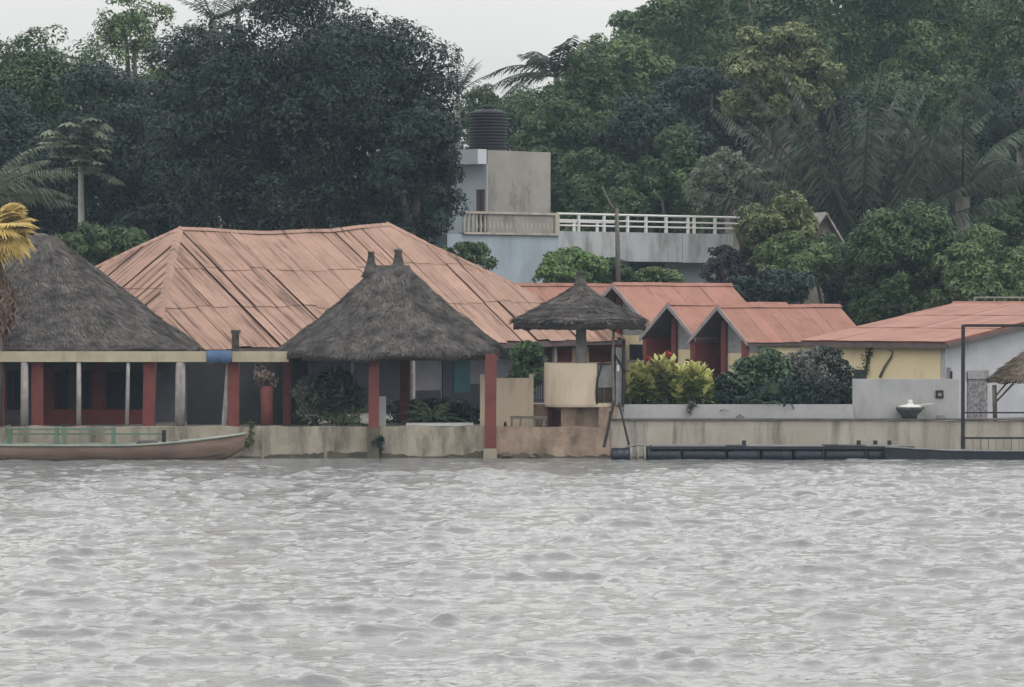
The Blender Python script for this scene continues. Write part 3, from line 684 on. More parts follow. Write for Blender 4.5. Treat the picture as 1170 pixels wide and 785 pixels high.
# walls of the hall
IN = 1.1
MB().box(IN, EL - IN, IN, 2 * r_ - IN, 0.9, 3.45, F0).build('wall', M['lilac_wall'], main)
wo_, wd = F0(0, IN, 0), Vector((UX, UY, 0))
def lx(px, off=0.0):                         # place along the hall front where column px meets it
    o_ = F0(0, IN - off, 0); return along((o_.x, o_.y), (UX, UY), px)
def hall_panel(name, a, b_, z0, z1, m, dep=0.05, par=None):
    return MB().box(lx(a), lx(b_), IN - dep, IN - 0.003, z0, z1, F0).build(name, M[m], par or main)
hall_panel('opening', 340, 400, 0.96, 3.0, 'void'); hall_panel('opening', 405, 470, 0.96, 2.95, 'void'); hall_panel('dark_base_panel', 472, 503, 0.94, 1.7, 'void', 0.03); hall_panel('opening', 505, 516, 0.95, 3.0, 'void')  # near-black panels carry the dimness of the openings and lower wall in colour
sh = hall_panel('shutter', 517, 536, 1.6, 3.0, 'teal', 0.07)
for i in range(9):
    z = 1.68 + i * 0.145; MB().box(lx(517.6), lx(535.4), IN - 0.1, IN - 0.072, z, z + 0.1, F0).build('slat', M['teal'], sh)
hall_panel('wall_base', 505, 552, 0.94, 1.9, 'void', 0.03)  # near-black panel, the lower wall's dimness put into its colour
hall_panel('door', 625, 652, 1.0, 3.15, 'red_dark'); hall_panel('wall_panel', 653, 672, 0.95, 3.2, 'yellow'); hall_panel('door', 673, 700, 1.0, 3.15, 'red_dark')
for px in (472, 560, 634, 712): # verandah posts
    l = along((F0(0, 0.25, 0).x, F0(0, 0.25, 0).y), (UX, UY), px)
    MB().box(l - 0.06, l + 0.06, 0.2, 0.32, 0.94, 3.3, F0).build('verandah_post', M['grey_post'], main)

# ------------------------------------------------------------------ round balcony with thatched parasol
BY = 1.15; bx = PX(661, BY)
bal = thing('round_balcony', (bx, BY, 0.94), 'beige round lookout balcony on a stem above the pinkish wall', 'balcony')
ang0, ang1 = math.radians(-22), math.radians(300)
def sq(a): return 1.0 / (abs(math.cos(a)) ** 3.4 + abs(math.sin(a)) ** 3.4) ** (1 / 3.4)     # rounded square plan
def arc_wall(r0, r1, z0, z1, a0, a1, n=28):
    b = MB(); vs = []
    for i in range(n + 1):
        a = a0 + (a1 - a0) * i / n; c, s = math.cos(a), math.sin(a); q = sq(a); c, s = c * q, s * q
        vs += [(bx + r0 * c, BY + r0 * s, z0), (bx + r1 * c, BY + r1 * s, z0), (bx + r1 * c, BY + r1 * s, z1), (bx + r0 * c, BY + r0 * s, z1)]
    fs = [(0, 1, 2, 3), (4 * n + 3, 4 * n + 2, 4 * n + 1, 4 * n)]
    for i in range(n):
        for k in range(4): fs.append((4 * i + k, 4 * i + k + 4, 4 * i + (k + 1) % 4 + 4, 4 * i + (k + 1) % 4))
    return b.add(vs, fs)
zb0, zb1 = PZ(463, 0.1), PZ(415, 0.1)
# parapet runs round the front, the right side is a railing (a gap from -64 to -10 degrees)
arc_wall(0.99, 1.1, zb0, zb1, math.radians(12), math.radians(298), 40).build('parapet', M['beige'], bal)
MB().prism([(bx + 1.08 * sq(a) * math.cos(a), BY + 1.08 * sq(a) * math.sin(a), zb0 - 0.06) for a in [k * math.pi / 20 for k in range(40)]], (0, 0, 0.12)).build('floor', M['beige'], bal)
MB().lathe((bx - 0.05, BY, 0), [(0.45, 0.94), (0.45, zb0 - 0.25), (0.9, zb0 - 0.06)], 24).build('stem', M['pink_base'], bal)
rl = arc_wall(1.04, 1.075, zb0 + 0.5, zb0 + 0.55, math.radians(-62), math.radians(12), 10).build('railing', M['iron'], bal)
arc_wall(1.04, 1.08, zb1 - 0.05, zb1, math.radians(-62), math.radians(12), 10).build('handrail', M['iron'], rl)
for i in range(10):
    a = math.radians(-60 + 72 * i / 9); p = Vector((bx + 1.055 * sq(a) * math.cos(a), BY + 1.055 * sq(a) * math.sin(a), zb0 + 0.06))
    MB().tube([p, p + Vector((0, 0, 0.46))], 0.014, 6).build('baluster', M['iron'], rl)
arc_wall(1.0, 1.03, zb0 + 0.56, zb1 - 0.06, math.radians(-58), math.radians(8), 10).build('mesh_panel', M['gable_grey'], rl)
a_ = math.radians(-62); p0 = Vector((bx + 1.1 * sq(a_) * math.cos(a_), BY + 1.1 * sq(a_) * math.sin(a_), zb0 + 0.05))
MB().tube([p0, p0 + Vector((-0.02, -0.03, 0.35)), p0 + Vector((0.02, -0.03, 0.8)), p0 + Vector((0.13, -0.03, 1.15)), p0 + Vector((0.2, 0.02, 1.32))], 0.035, 8).build('curved_rail', M['iron'], rl, True)
MB().lathe((PX(664, BY), BY, 0), [(0.19, zb0), (0.175, PZ(395, BY)), (0.16, PZ(366, BY))], 14).build('pillar', M['grey_post'], bal, True)
pr = thing('thatched_parasol', (PX(662, BY), BY, PZ(372, BY)), 'thatched parasol roof with pointed tip over the round balcony', 'parasol')
rf = thatch_roof(pr, (PX(662, BY), BY), 2.12, 2.0, PZ(366, 0), PZ(324, BY), ridge=0.0, power=2.0, prof=0.8, straws=9000, seed=12, top_r=0.14, thick=0.3, lump=0.012, sag=0.0)
finial(rf, (PX(663, BY), BY, PZ(326, BY)), 0.13, 0.45)
# base rooms below the balcony
bb = thing('balcony_base', (PX(668, 1.9), 1.9, 0.94), 'pinkish concrete block carrying the round balcony', 'building')
MB().box(PX(641, 0.5), PX(705, 0.5), 0.45, 3.2, 0.94, zb0 - 0.07).build('wall', M['pink_base'], bb)
MB().box(PX(608, 1.6), PX(641.6, 1.6), 1.55, 3.2, 0.94, PZ(462, 1.6)).build('side_wall', M['pink_base'], bb)
d = MB().box(PX(626, 1.5), PX(639, 1.5), 1.50, 1.547, 0.95, PZ(466, 1.5)).build('door', M['red_dark'], bb)
MB().box(PX(631.6, 1.5), PX(633, 1.5), 1.48, 1.498, 0.97, PZ(467, 1.5)).build('door_gap', M['void'], d)
MB().box(PX(683, 1.2), PX(704, 1.2), 0.02, 0.44, 0.94, zb0 - 0.07).build('pier', M['pink_base'], bb)
t = thing('iron_grille', P(614, 462, 1.9), 'small black iron grille left of the round balcony', 'grille')
for i in range(5): MB().tube([P(609.5 + i * 2.6, 460, 1.9), P(609.5 + i * 2.6, 434, 1.9)], 0.013, 6).build('bar', M['iron'], t)
for y in (437, 457): MB().tube([P(608.5, y, 1.9), P(621, y, 1.9)], 0.016, 6).build('rail', M['iron'], t)
# poles beside the balcony
t = thing('trestle', P(704, 512, -0.5), 'thin leaning iron trestle between balcony and pontoon', 'trestle')
MB().tube([P(690, 511, -0.55), P(700, 466, -0.3), P(702, 458, -0.2)], [0.05, 0.045, 0.04], 8).build('leg', M['iron'], t)
MB().tube([P(694, 500, -0.5), P(697, 470, -0.3)], 0.025, 8).build('stay', M['iron'], t)
MB().tube([P(719, 510, -0.55), P(712, 480, -0.4), P(707, 460, -0.2)], [0.04, 0.035, 0.03], 8).build('leg', M['iron'], t)
t = thing('pole_frame', P(703, 462, 0.1), 'upright pole frame with a diagonal stay beside the parasol', 'frame')
MB().tube([P(701, 463, 0.0), P(700, 410, 0.0), P(702, 358, 0.05)], [0.05, 0.045, 0.035], 8).build('pole', M['wood'], t)
MB().tube([P(712, 463, 0.3), P(713, 388, 0.3)], 0.05, 8).build('pole', M['iron'], t)
MB().tube([P(702, 405, 0.0), P(715, 425, 0.3)], 0.035, 8).build('stay', M['iron'], t)
MB().box(PX(703.5, .4), PX(711, .4), 0.36, 0.42, PZ(463, .4), PZ(397, .4)).build('panel', M['gable_grey'], t)
o = MB().tube([P(706, 424, -0.02), P(706, 417, -0.02)], [0.05, 0.04], 8).build('lamp', M['white_item']); tag(o, 'tiny white lamp fixed beside the balcony pole frame', 'lamp')

# ------------------------------------------------------------------ row of gabled bungalows
def bungalow(px, py, Y, h, rise, length, label, rg, seams=True, gz=0.94, ov=0.75):
    ap = P(px, py, Y); F = Frame((ap.x, ap.y, 0)); za = ap.z; ze = za - rise
    t = thing('gabled_bungalow', F(length / 2, 0, gz), label, 'house', 'bungalows with salmon gable roofs')
    th = 0.06
    # F.x = along the ridge (right/away); F.y = to the back-left; right slope lies at negative y
    b = MB()
    for s in (-1, 1):
        b.prism([F(0, 0, za - th), F(length, 0, za - th), F(length, s * h, ze - th), F(0, s * h, ze - th)], (0, 0, th))
    roof = b.build('roof', M['fascia_dark'], t)
    sheet_face(roof, [F(0, -h, ze), F(length, -h, ze), F(length, 0, za), F(0, 0, za)], 0.72, 1, M['tile_red'], rg, gap=(0.0, 0.022), lap=0.014, jitter=0.03)
    sheet_face(roof, [F(length, h, ze), F(0, h, ze), F(0, 0, za), F(length, 0, za)], 0.72, 1, M['tile_red'], rg, gap=(0.0, 0.022), lap=0.014, jitter=0.03)
    caps(roof, F(0, 0, za), F(length, 0, za), 1.6, M['tile_red'], None, 0.12, rg=rg)
    for s in (-1, 1):                                # barge boards on the gable front
        o = MB().prism([F(-0.05, 0, za + 0.05), F(-0.05, s * (h + 0.03), ze + 0.02), F(-0.05, s * (h + 0.03), ze - 0.13), F(-0.05, 0, za - 0.12)], F(0.045, 0, 0) - F(0, 0, 0))
        o.build('barge_board', M['fascia'], t)
    MB().box(0.0, length, -h - 0.03, -h + 0.01, ze - 0.16, ze - 0.03, F).build('fascia', M['fascia_dark'], t)
    hi = h - 0.12; zb = za - th - 0.03; slope = rise / h
    zc = ze - 0.42
    # gable end wall, set back under the overhang
    yo = 0.38                                        # the left part stays open as a porch
    MB().prism([F(ov, -hi, gz), F(ov, -hi, zc), F(ov, yo, zc), F(ov, yo, gz)], F(0.15, 0, 0) - F(0, 0, 0)).build('wall', M['yellow'], t)
    g = zb - slope * hi
    MB().prism([F(ov + 0.004, -hi, zc), F(ov + 0.004, -hi, g), F(ov + 0.004, 0, zb), F(ov + 0.004, yo, zb - slope * yo), F(ov + 0.004, yo, zc)], F(0.14, 0, 0) - F(0, 0, 0)).build('gable_panel', M['gable_grey'], t)
    MB().box(ov + 0.16, length - 0.1, -hi, yo - 0.01, gz, ze - 0.1, F).build('side_wall', M['yellow'], t)
    MB().box(ov + 1.5, length - 0.1, yo, hi, gz, ze - 0.1, F).build('side_wall', M['red_dark'], t)
    MB().box(ov + 1.7, length - 0.12, -hi + 0.04, hi - 0.04, ze - 0.098, ze + 0.02, F).build('wall_plate', M['gable_grey'], t)
    # left side partition that reaches forward, red posts at the front
    MB().box(0.08, ov + 1.48, hi - 0.1, hi, gz, g - 0.02, F).build('partition', M['red_dark'], t)
    MB().box(ov - 0.13, ov - 0.004, 0.2, 0.42, gz, zb - 0.42 * slope - 0.02, F).build('post', M['red'], t)
    MB().box(0.06, 0.26, -hi, -hi + 0.2, gz, g + 0.05, F).build('post', M['red'], t)
    dr = MB().box(ov + 1.46, ov + 1.496, 0.5, hi - 0.15, gz, gz + 1.9, F).build('door', M['void'], t)
    w = MB().box(ov - 0.04, ov - 0.004, -hi + 0.35, -0.2, zc - 0.95, zc - 0.35, F).build('window', M['glass'], t)
    MB().box(ov - 0.06, ov - 0.041, -hi + 0.3, -0.15, zc - 1.0, zc - 0.94, F).build('sill', M['fascia'], w)
    return t, F
rgb = random.Random(5)
bungalow(588, 326, 29, 1.75, 1.4, 5.6, 'bungalow whose salmon roof shows behind the thatched parasol', rgb)
bungalow(700, 325.5, 24, 1.85, 1.5, 6.6, 'tallest salmon bungalow behind, its gable half hidden by the parasol', rgb)
bungalow(763, 348, 17.6, 1.38, 1.22, 6.4, 'middle gabled bungalow behind the croton bush', rgb)
bungalow(820, 350.5, 15.7, 1.42, 1.25, 6.6, 'gabled bungalow with the long salmon roof left of the yellow building', rgb)

# ------------------------------------------------------------------ yellow building at the right
yc = P(1082, 391, 8.0); YF = Frame((yc.x, yc.y, 0)); ye = yc.z
yb = thing('yellow_building', YF(4, 3, 0.94), 'yellow building with a white gable side and low salmon roof', 'building')
YL, YR, yrise = 6.6, 8.45, 1.3                       # eave runs along +y of the frame (left, away), slope rises along +x
b = MB(); th = 0.08
b.prism([YF(0, -0.0, ye - th), YF(0, YL, ye - th), YF(YR, YL, ye + yrise - th), YF(YR, 0, ye + yrise - th)], (0, 0, th))
b.prism([YF(YR, 0, ye + yrise - th), YF(YR, YL, ye + yrise - th), YF(2 * YR, YL, ye - th), YF(2 * YR, 0, ye - th)], (0, 0, th))
roof = b.build('roof', M['tile_seam'], yb)
sheet_face(roof, [YF(0, YL, ye), YF(0, 0, ye), YF(YR, 0, ye + yrise), YF(YR, YL, ye + yrise)], 0.72, 3, M['tile_red'], rgb, gap=(0.0, 0.022), lap=0.018, jitter=0.06)
sheet_face(roof, [YF(2 * YR, 0, ye), YF(2 * YR, YL, ye), YF(YR, YL, ye + yrise), YF(YR, 0, ye + yrise)], 0.72, 3, M['tile_red'], rgb, gap=(0.0, 0.022), lap=0.018, jitter=0.06)
caps(roof, YF(YR, 0, ye + yrise), YF(YR, YL, ye + yrise), 1.4, M['tile_red'], None, 0.14, rg=rgb)
MB().bar(YF(-0.02, 0, ye - 0.13), YF(-0.02, YL, ye - 0.13), 0.04, 0.17).build('fascia', M['fascia_dark'], yb)
MB().bar(YF(0, -0.03, ye - 0.12), YF(YR, -0.03, ye + yrise - 0.12), 0.04, 0.14).build('barge_board', M['fascia_dark'], yb)
wi = 0.35
MB().box(wi, wi + 0.2, wi + 0.22, YL - 0.3, 0.94, ye - 0.03, YF).build('yellow_wall', M['yellow'], yb)
sl = yrise / YR
MB().prism([YF(wi, wi, 0.94), YF(wi, wi, ye + wi * sl - 0.09), YF(YR, wi, ye + yrise - 0.09), YF(2 * YR - wi, wi, ye + wi * sl - 0.09), YF(2 * YR - wi, wi, 0.94)], YF(0, 0.2, 0) - YF(0, 0, 0)).build('white_gable_wall', M['white_gable'], yb)
def gx(px):
    o_ = YF(0, wi, 0); return along((o_.x, o_.y), (UX, UY), px)
dr = MB().box(gx(1105), gx(1127), wi - 0.05, wi - 0.003, 0.95, PZ(425, 9.5), YF).build('door', M['mosaic'], yb)
MB().box(gx(1104), gx(1128), wi - 0.08, wi - 0.052, PZ(433, 9.5), PZ(425, 9.5) + 0.05, YF).build('lintel', M['gable_grey'], dr)
def yy(px):
    o_ = YF(wi, 0, 0); return along((o_.x, o_.y), (-UY, UX), px)
MB().box(wi - 0.04, wi - 0.003, yy(976), yy(989), PZ(434, 10), PZ(423, 10), YF).build('window', M['void'], yb)
lp = MB().box(wi - 0.1, wi - 0.003, yy(1083.5), yy(1087), PZ(433, 8.4), PZ(420, 8.4), YF).build('wall_lamp', M['strap'], yb)
MB().box(wi - 0.07, wi - 0.02, yy(1087.4), yy(1088.8), PZ(434, 8.4), PZ(424, 8.4), YF).build('lamp_bracket', M['iron'], lp)
# climbing stems on the yellow wall
for nm, lab, pts in (('vine', 'dark climbing vine beside the small window of the yellow wall', [(989, 432), (991, 415), (994, 402), (996, 391)]),
                     ('vine', 'curling bare vine stem in the middle of the yellow wall', [(1006, 431), (1012, 418), (1019, 408), (1021, 401), (1016, 400)])):
    pp = []
    for (a, y) in pts:
        q = YF(wi - 0.04, yy(a), 0); pp.append(Vector((q.x, q.y, PZ(y, q.y))))
    t = thing(nm, pp[0], lab, 'vine'); MB().tube(pp, [0.05, 0.045, 0.035, 0.02, 0.015][:len(pp)], 7).build('stem', M['bark'], t, True)
    if 'dark' in lab:
        V = []; k = 0
        for i in range(150):
            f = rnd.random() * (len(pp) - 1.001); q = pp[int(f)].lerp(pp[int(f) + 1], f % 1) + Vector((rnd.gauss(0, .09), rnd.gauss(0, .05) - 0.05, rnd.gauss(0, .06)))
            a = Vector((rnd.gauss(0, 1), rnd.gauss(0, 1), rnd.gauss(-.3, 1))).normalized(); s = a.orthogonal().normalized()
            V += [q, q + a * .07 + s * .03, q + a * .14, q + a * .07 - s * .03]
        np_mesh('leaves', np.array(V), np.arange(len(V)).reshape(-1, 4), M['leaf_mid'], t)['kind'] = 'stuff'
# roof rail far right behind the ridge
t = thing('roof_railing', P(1150, 345, 19), 'thin pale railing above the roof at the right edge', 'railing')
MB().tube([P(1113, 340, 19), P(1230, 340, 19)], 0.03, 6).build('rail', M['strap'], t)
for px in (1113, 1136, 1172): MB().tube([P(px, 340, 19), P(px, 352, 19)], 0.028, 6).build('post', M['strap'], t)

# right-hand parasol in front of the white gable
RY = 4.0; rx = PX(1192, RY)
t = thing('thatched_parasol', (rx, RY, 0.94), 'brown thatched parasol on a wooden post cut by the right edge', 'parasol')
rf = thatch_roof(t, (rx, RY), 1.82, 1.75, PZ(434, 3.0), PZ(388, RY), ridge=0.0, power=2.0, prof=0.95, straws=4000, seed=31, top_r=0.1, thick=0.12, mat='thatch_dark', straw='straw_brown', lump=0.02)
MB().tube([P(1137, 481, 3.4), P(1136, 440, 3.4)], 0.075, 8).build('post', M['wood'], t, True)
MB().tube([P(1139, 458, 3.4), P(1158, 438, 3.6)], 0.035, 7).build('brace', M['wood'], t)
MB().tube([P(1138, 452, 3.4), P(1150, 438, 3.5)], 0.03, 7).build('brace', M['wood'], t)
MB().tube([P(1247, 481, 3.4), P(1246, 440, 3.4)], 0.075, 8).build('post', M['wood'], t, True)

# stone basin with white jug on the ledge
t = thing('stone_basin', P(1040, 480, 0.3), 'dark flared basin with a white lid on the wall ledge', 'basin')
c = P(1040, 479.5, 0.22); c.z = 1.245
MB().lathe(c, [(0.26, 0.0), (0.30, 0.1), (0.42, 0.24), (0.47, 0.34), (0.42, 0.36), (0.3, 0.30)], 18).build('bowl', M['dark_item'], t, True)
MB().lathe(c + Vector((0, 0, 0.34)), [(0.40, 0.0), (0.32, 0.07), (0.12, 0.1), (0.07, 0.16), (0.085, 0.22), (0.03, 0.25)], 16).build('lid', M['white_item'], t, True)
MB().bar(P(1047, 463, 0.2), P(1066, 461, 0.2), 0.05, 0.04).build('handle', M['white_item'], t)
MB().box(PX(1047, .2), PX(1057, .2), -0.02, 0.3, 1.245, PZ(467, .2)).build('stand', M['strap'], t)
o = MB().box(PX(1070, .2), PX(1080, .2), 0.05, 0.28, 1.245, PZ(476, .2)).box(PX(1071, .2), PX(1079, .2), 0.07, 0.26, PZ(476, .2), PZ(474.4, .2)).build('box', M['strap']); tag(o, 'small grey box on the ledge below the wall vent', 'box')

# ------------------------------------------------------------------ concrete house with water tank on the slope
co = Vector((PX(529, 38), 38, 0)); CF = Frame(co)
def cl(px, y=0.0):
    o_ = CF(0, y, 0); return along((o_.x, o_.y), (UX, UY), px)
L1, L2 = cl(637), cl(838)
zr = PZ(241, 38); zs = PZ(267.5, 38)
ch = thing('concrete_house', CF(5, 3, 1.7), 'pale blue concrete house with roof terrace and stair tower', 'house')
MB().box(-0.9, L1 + 0.05, 0.0, 9.0, 1.0, zs, CF).build('wall', M['blue_wall'], ch)
MB().box(L1 + 0.06, L2, 1.3, 9.0, 1.0, PZ(299, 44), CF).build('lower_wall', M['blue_wall'], ch)
MB().box(L1 + 0.1, cl(782), 1.22, 1.297, 2.0, PZ(300, 41), CF).build('recess_shade_panel', M['dark_wall'], ch)  # dark panel with the shade under the slab put into its colour
zp0, zp1 = PZ(298, 42), PZ(263.5, 41)
MB().box(L1 + 0.055, cl(780), 0.03, 9.0, zp0, zp1, CF).build('terrace_slab', M['slab'], ch)
MB().box(cl(780) + 0.03, L2, 0.03, 9.0, zp0 - 0.02, zp1, CF).build('terrace_slab', M['slab'], ch)
# left wing with a cap
MB().box(-2.3, -0.92, 0.9, 7, 1.0, PZ(231, 39), CF).build('wing_wall', M['blue_wall'], ch)
MB().box(-2.36, -0.86, 0.84, 7.06, PZ(231, 39), PZ(228, 39), CF).build('wing_cap', M['slab'], ch)
# balustrade
bs = MB().box(-0.02, L1 + 0.02, -0.06, 0.2, zr - 0.1, zr, CF).build('balustrade', M['balustrade'], ch)
MB().box(-0.04, L1 + 0.06, -0.12, 0.22, zs, zs + 0.09, CF).build('bottom_rail', M['balustrade'], bs)
MB().box(L1 - 0.2, L1 + 0.05, -0.08, 0.24, zs + 0.09, zr - 0.1, CF).build('end_post', M['balustrade'], bs)
nb = 22
for i in range(nb):
    x = 0.1 + (L1 - 0.4) * i / (nb - 1); p = CF(x, 0.07, zs + 0.09); hb = zr - 0.1 - zs - 0.09
    MB().lathe(p, [(0.06, 0), (0.045, hb * .1), (0.075, hb * .35), (0.04, hb * .75), (0.06, hb)], 8).build('baluster', M['balustrade'], bs, True)
MB().box(cl(557), L1 - 0.21, 0.02, 0.14, zs + 0.05, zr - 0.02, CF).build('parapet', M['concrete'], ch)
# stair tower
kx = cl(557, 1.0); ty0 = 1.0; tw = 3.75; td = 3.6; ztop = PZ(171, 40)
MB().box(kx, kx + tw, ty0, ty0 + td, zs, ztop, CF).build('tower', M['concrete'], ch)
MB().box(kx - 0.03, kx - 0.002, ty0 - 0.002, ty0 + td + 0.6, zs, ztop - 0.62, CF).build('tower_side', M['pale_wall'], ch)
MB().box(kx - 0.55, kx - 0.034, ty0 + 0.02, ty0 + td + 0.9, ztop - 0.6, ztop + 0.03, CF).build('cornice', M['pale_wall'], ch)
def ky(px): o_ = CF(kx, 0, 0); return along((o_.x, o_.y), (-UY, UX), px)
d = MB().box(kx - 0.06, kx - 0.032, ky(554.5), ky(545.5), zs, PZ(216, 40), CF).build('tower_door', M['wood_door'], ch)
MB().box(kx - 0.075, kx - 0.061, ky(550.6), ky(549.8), zs + .02, PZ(217, 40), CF).build('door_gap', M['void'], d)
# roof-edge pipe railing
rr = MB().tube([CF(L1 + 0.06, 0.1, PZ(243.5, 41)), CF(L2 + 1.6, 0.1, PZ(243.5, 41))], 0.05, 8).build('railing', M['rail_white'], ch)
for dz in (0.27, 0.5): MB().tube([CF(L1 + 0.06, 0.1, PZ(243.5, 41) - dz), CF(L2 + 1.0, 0.1, PZ(243.5, 41) - dz)], 0.038, 6).build('rail', M['rail_white'], rr)
for px in (661, 690, 717, 733, 738, 744, 761, 786, 793, 817):
    if px in (733, 744): continue
    l = cl(px, 0.1); MB().box(l - 0.055, l + 0.055, 0.05, 0.15, zp1, PZ(243.5, 41) - 0.04, CF).build('rail_post', M['rail_white'], rr)
MB().tube([CF(L1 + 0.06, 8.5, PZ(246, 41) - .0), CF(L2 + 1.0, 8.5, PZ(246, 41))], 0.045, 6).build('rear_rail', M['rail_white'], rr)
for i in range(8):
    l = L1 + 0.4 + (L2 - L1 - 0.5) * i / 7; MB().box(l - 0.05, l + 0.05, 8.45, 8.55, zp1, PZ(246, 41) - 0.03, CF).build('rear_post', M['rail_white'], rr)
# water tank
tp = CF(kx + 1.55, ty0 + 1.6, ztop)
tk = thing('water_tank', tp, 'black ribbed plastic water tank on the stair tower', 'water tank')
R = 0.83; prof = [(R * 0.98, 0.0)]
hbody = 1.62
for i in range(12):
    z = hbody * i / 12; prof += [(R, z + 0.01), (R, z + hbody / 12 * 0.7), (R - 0.016, z + hbody / 12 * 0.78), (R - 0.016, z + hbody / 12 * 0.97)]
prof += [(R, hbody), (R * 0.93, hbody + 0.08), (R * 0.5, hbody + 0.2), (R * 0.3, hbody + 0.24)]
MB().lathe(tp, prof, 32).build('tank_body', M['tank'], tk, True)
MB().lathe(tp + Vector((0, 0, hbody + 0.22)), [(0.3, 0), (0.3, 0.12), (0.24, 0.16)], 18).build('tank_lid', M['tank'], tk)
MB().tube([tp + Vector((R * .9, -0.1, hbody)), tp + Vector((R + .25, -0.1, hbody + .02)), tp + Vector((R + .27, -0.1, 0.1))], 0.03, 6).build('pipe', M['iron'], tk)
# leaning timber pole before the terrace slab
t = thing('timber_pole', P(706, 335, 33), 'dark leaning timber pole before the roof terrace', 'pole')
MB().tube([P(706.5, 350, 33), P(706, 290, 33), P(704.5, 238, 33)], [0.11, 0.1, 0.07], 8).build('shaft', M['bark'], t, True)
MB().tube([P(705, 243, 33), P(697, 232, 33), P(689, 215, 33)], [0.05, 0.04, 0.02], 6).build('branch', M['bark'], t, True)
# small thatched gable far behind the yellow-green tree
g0 = P(945, 246, 44)
t = thing('thatched_shelter', (g0.x, 44, 2), 'grey thatched gable peeping out between trees and palm', 'hut')
GF = Frame((g0.x, 44, 0), math.radians(20)); gzt = g0.z
MB().prism([GF(0, -0.2, gzt), GF(-0.9, -0.2, gzt - 1.2), GF(-0.9, 0, gzt - 1.2), GF(0, 0, gzt)], GF(0, 0.1, 0) - GF(0, 0, 0)).build('gable_edge', M['thatch'], t)
b = MB()
b.prism([GF(-0.05, 0, gzt), GF(-0.05, 3, gzt), GF(-1.2, 3, gzt - 1.5), GF(-1.2, 0, gzt - 1.5)], (0, 0, 0.14)); b.prism([GF(0, 0, gzt), GF(0.85, 0, gzt - 1.3), GF(0.85, 3, gzt - 1.3), GF(0, 3, gzt)], (0, 0, 0.14))
b.build('roof', M['grey_post'], t)
MB().prism([GF(-1.1, 0.3, gzt - 1.5), GF(0, 0.3, gzt - 0.05), GF(0.8, 0.3, gzt - 1.3), GF(0.8, 0.3, 1.5), GF(-1.1, 0.3, 1.5)], GF(0, 0.1, 0) - GF(0, 0, 0)).build('gable_wall', M['wood'], t)

# ------------------------------------------------------------------ canoe at the left
def canoe():
    Y = -1.15; x0, x1 = PX(-95, Y), PX(279, Y); n = 34; N = 9
    t = thing('wooden_canoe', ((x0 + x1) / 2, Y, 0), 'long faded wooden canoe with green thwarts moored at the left', 'boat')
    outer = []
    for i in range(n + 1):
        s = i / n; x = x0 + (x1 - x0) * s
        e = abs(2 * s - 1)
        half = 0.62 * (1 - e ** 2.6) + 0.03
        top = 0.44 + 0.36 * max(0, (s - 0.62) / 0.38) ** 1.7 + 0.28 * max(0, (0.3 - s) / 0.3) ** 1.8
        bot = -0.16 + 0.5 * e ** 9
        ring = []
        for k in range(N):
            a = math.pi * k / (N - 1); c_ = math.cos(a); sn = math.sin(a)
            yy_ = -half * (abs(c_) ** 0.7) * (1 if c_ > 0 else -1); zz = top - (top - bot) * sn ** 0.75
            ring.append((x + 0.12 * (zz - bot) * (1 if s > .5 else -1) * e ** 4, Y + yy_, zz))
        outer.append(ring)
    b = MB(); vs = [p for r in outer for p in r]; fs = [(i * N + k, i * N + k + 1, (i + 1) * N + k + 1, (i + 1) * N + k) for i in range(n) for k in range(N - 1)]
    h = b.add(vs, fs).build('hull', M['hull'], t, True)
    m = h.modifiers.new('thick', 'SOLIDIFY'); m.thickness = 0.035; m.offset = -1
    for side in (0, N - 1):
        MB().tube([Vector(outer[i][side]) + Vector((0, 0, 0.012)) for i in range(n + 1)], 0.04, 6).build('gunwale', M['gunwale'], t, True)
    MB().tube([Vector(outer[i][2]) + Vector((0, -0.02, 0.03)) for i in range(3, n - 1)], 0.022, 6).build('rub_strake', M['thatch_dark'], t, True)
    def at(px, zz, dy=0.0): return Vector((PX(px, Y), Y + dy, zz))
    for px in (-40, 0, 62, 120, 168, 215):
        MB().box(PX(px, Y) - .13, PX(px, Y) + .13, Y - 0.5 + (0.14 if px > 200 else 0), Y + 0.5 - (0.14 if px > 200 else 0), 0.39, 0.42).build('thwart', M['green_wood'], t)
    # side benches with rails
    for sgn in (1,):
        r_ = MB().box(PX(8, Y), PX(130, Y), Y + 0.36, Y + 0.46, PZ(492, Y) , PZ(490, Y)).build('rail', M['green_wood'], t)
        MB().box(PX(4, Y), PX(186, Y), Y + 0.40, Y + 0.45, PZ(497.5, Y), PZ(495.5, Y)).build('rail', M['green_wood'], t)
        for px in (9, 63, 71, 128, 186):
            MB().box(PX(px, Y) - .06, PX(px, Y) + .06, Y + 0.34, Y + 0.46, 0.2, PZ(488.5 if px < 180 else 492, Y)).build('stanchion', M['green_wood'] if px < 180 else M['iron'], t)
    MB().bar(at(-4, PZ(490, Y)), at(12, PZ(486, Y)), 0.07, 0.05).build('tiller', M['wood'], t)
    for i, px in enumerate((165, 172, 200)):
        b = MB().lathe(at(px, 0.44, 0.1), [(0.2, 0), (0.26, 0.06), (0.2, 0.13), (0.08, 0.16)], 10); o = b.build('rope_coil', M['dark_item'], t, True)
    return t
canoe()

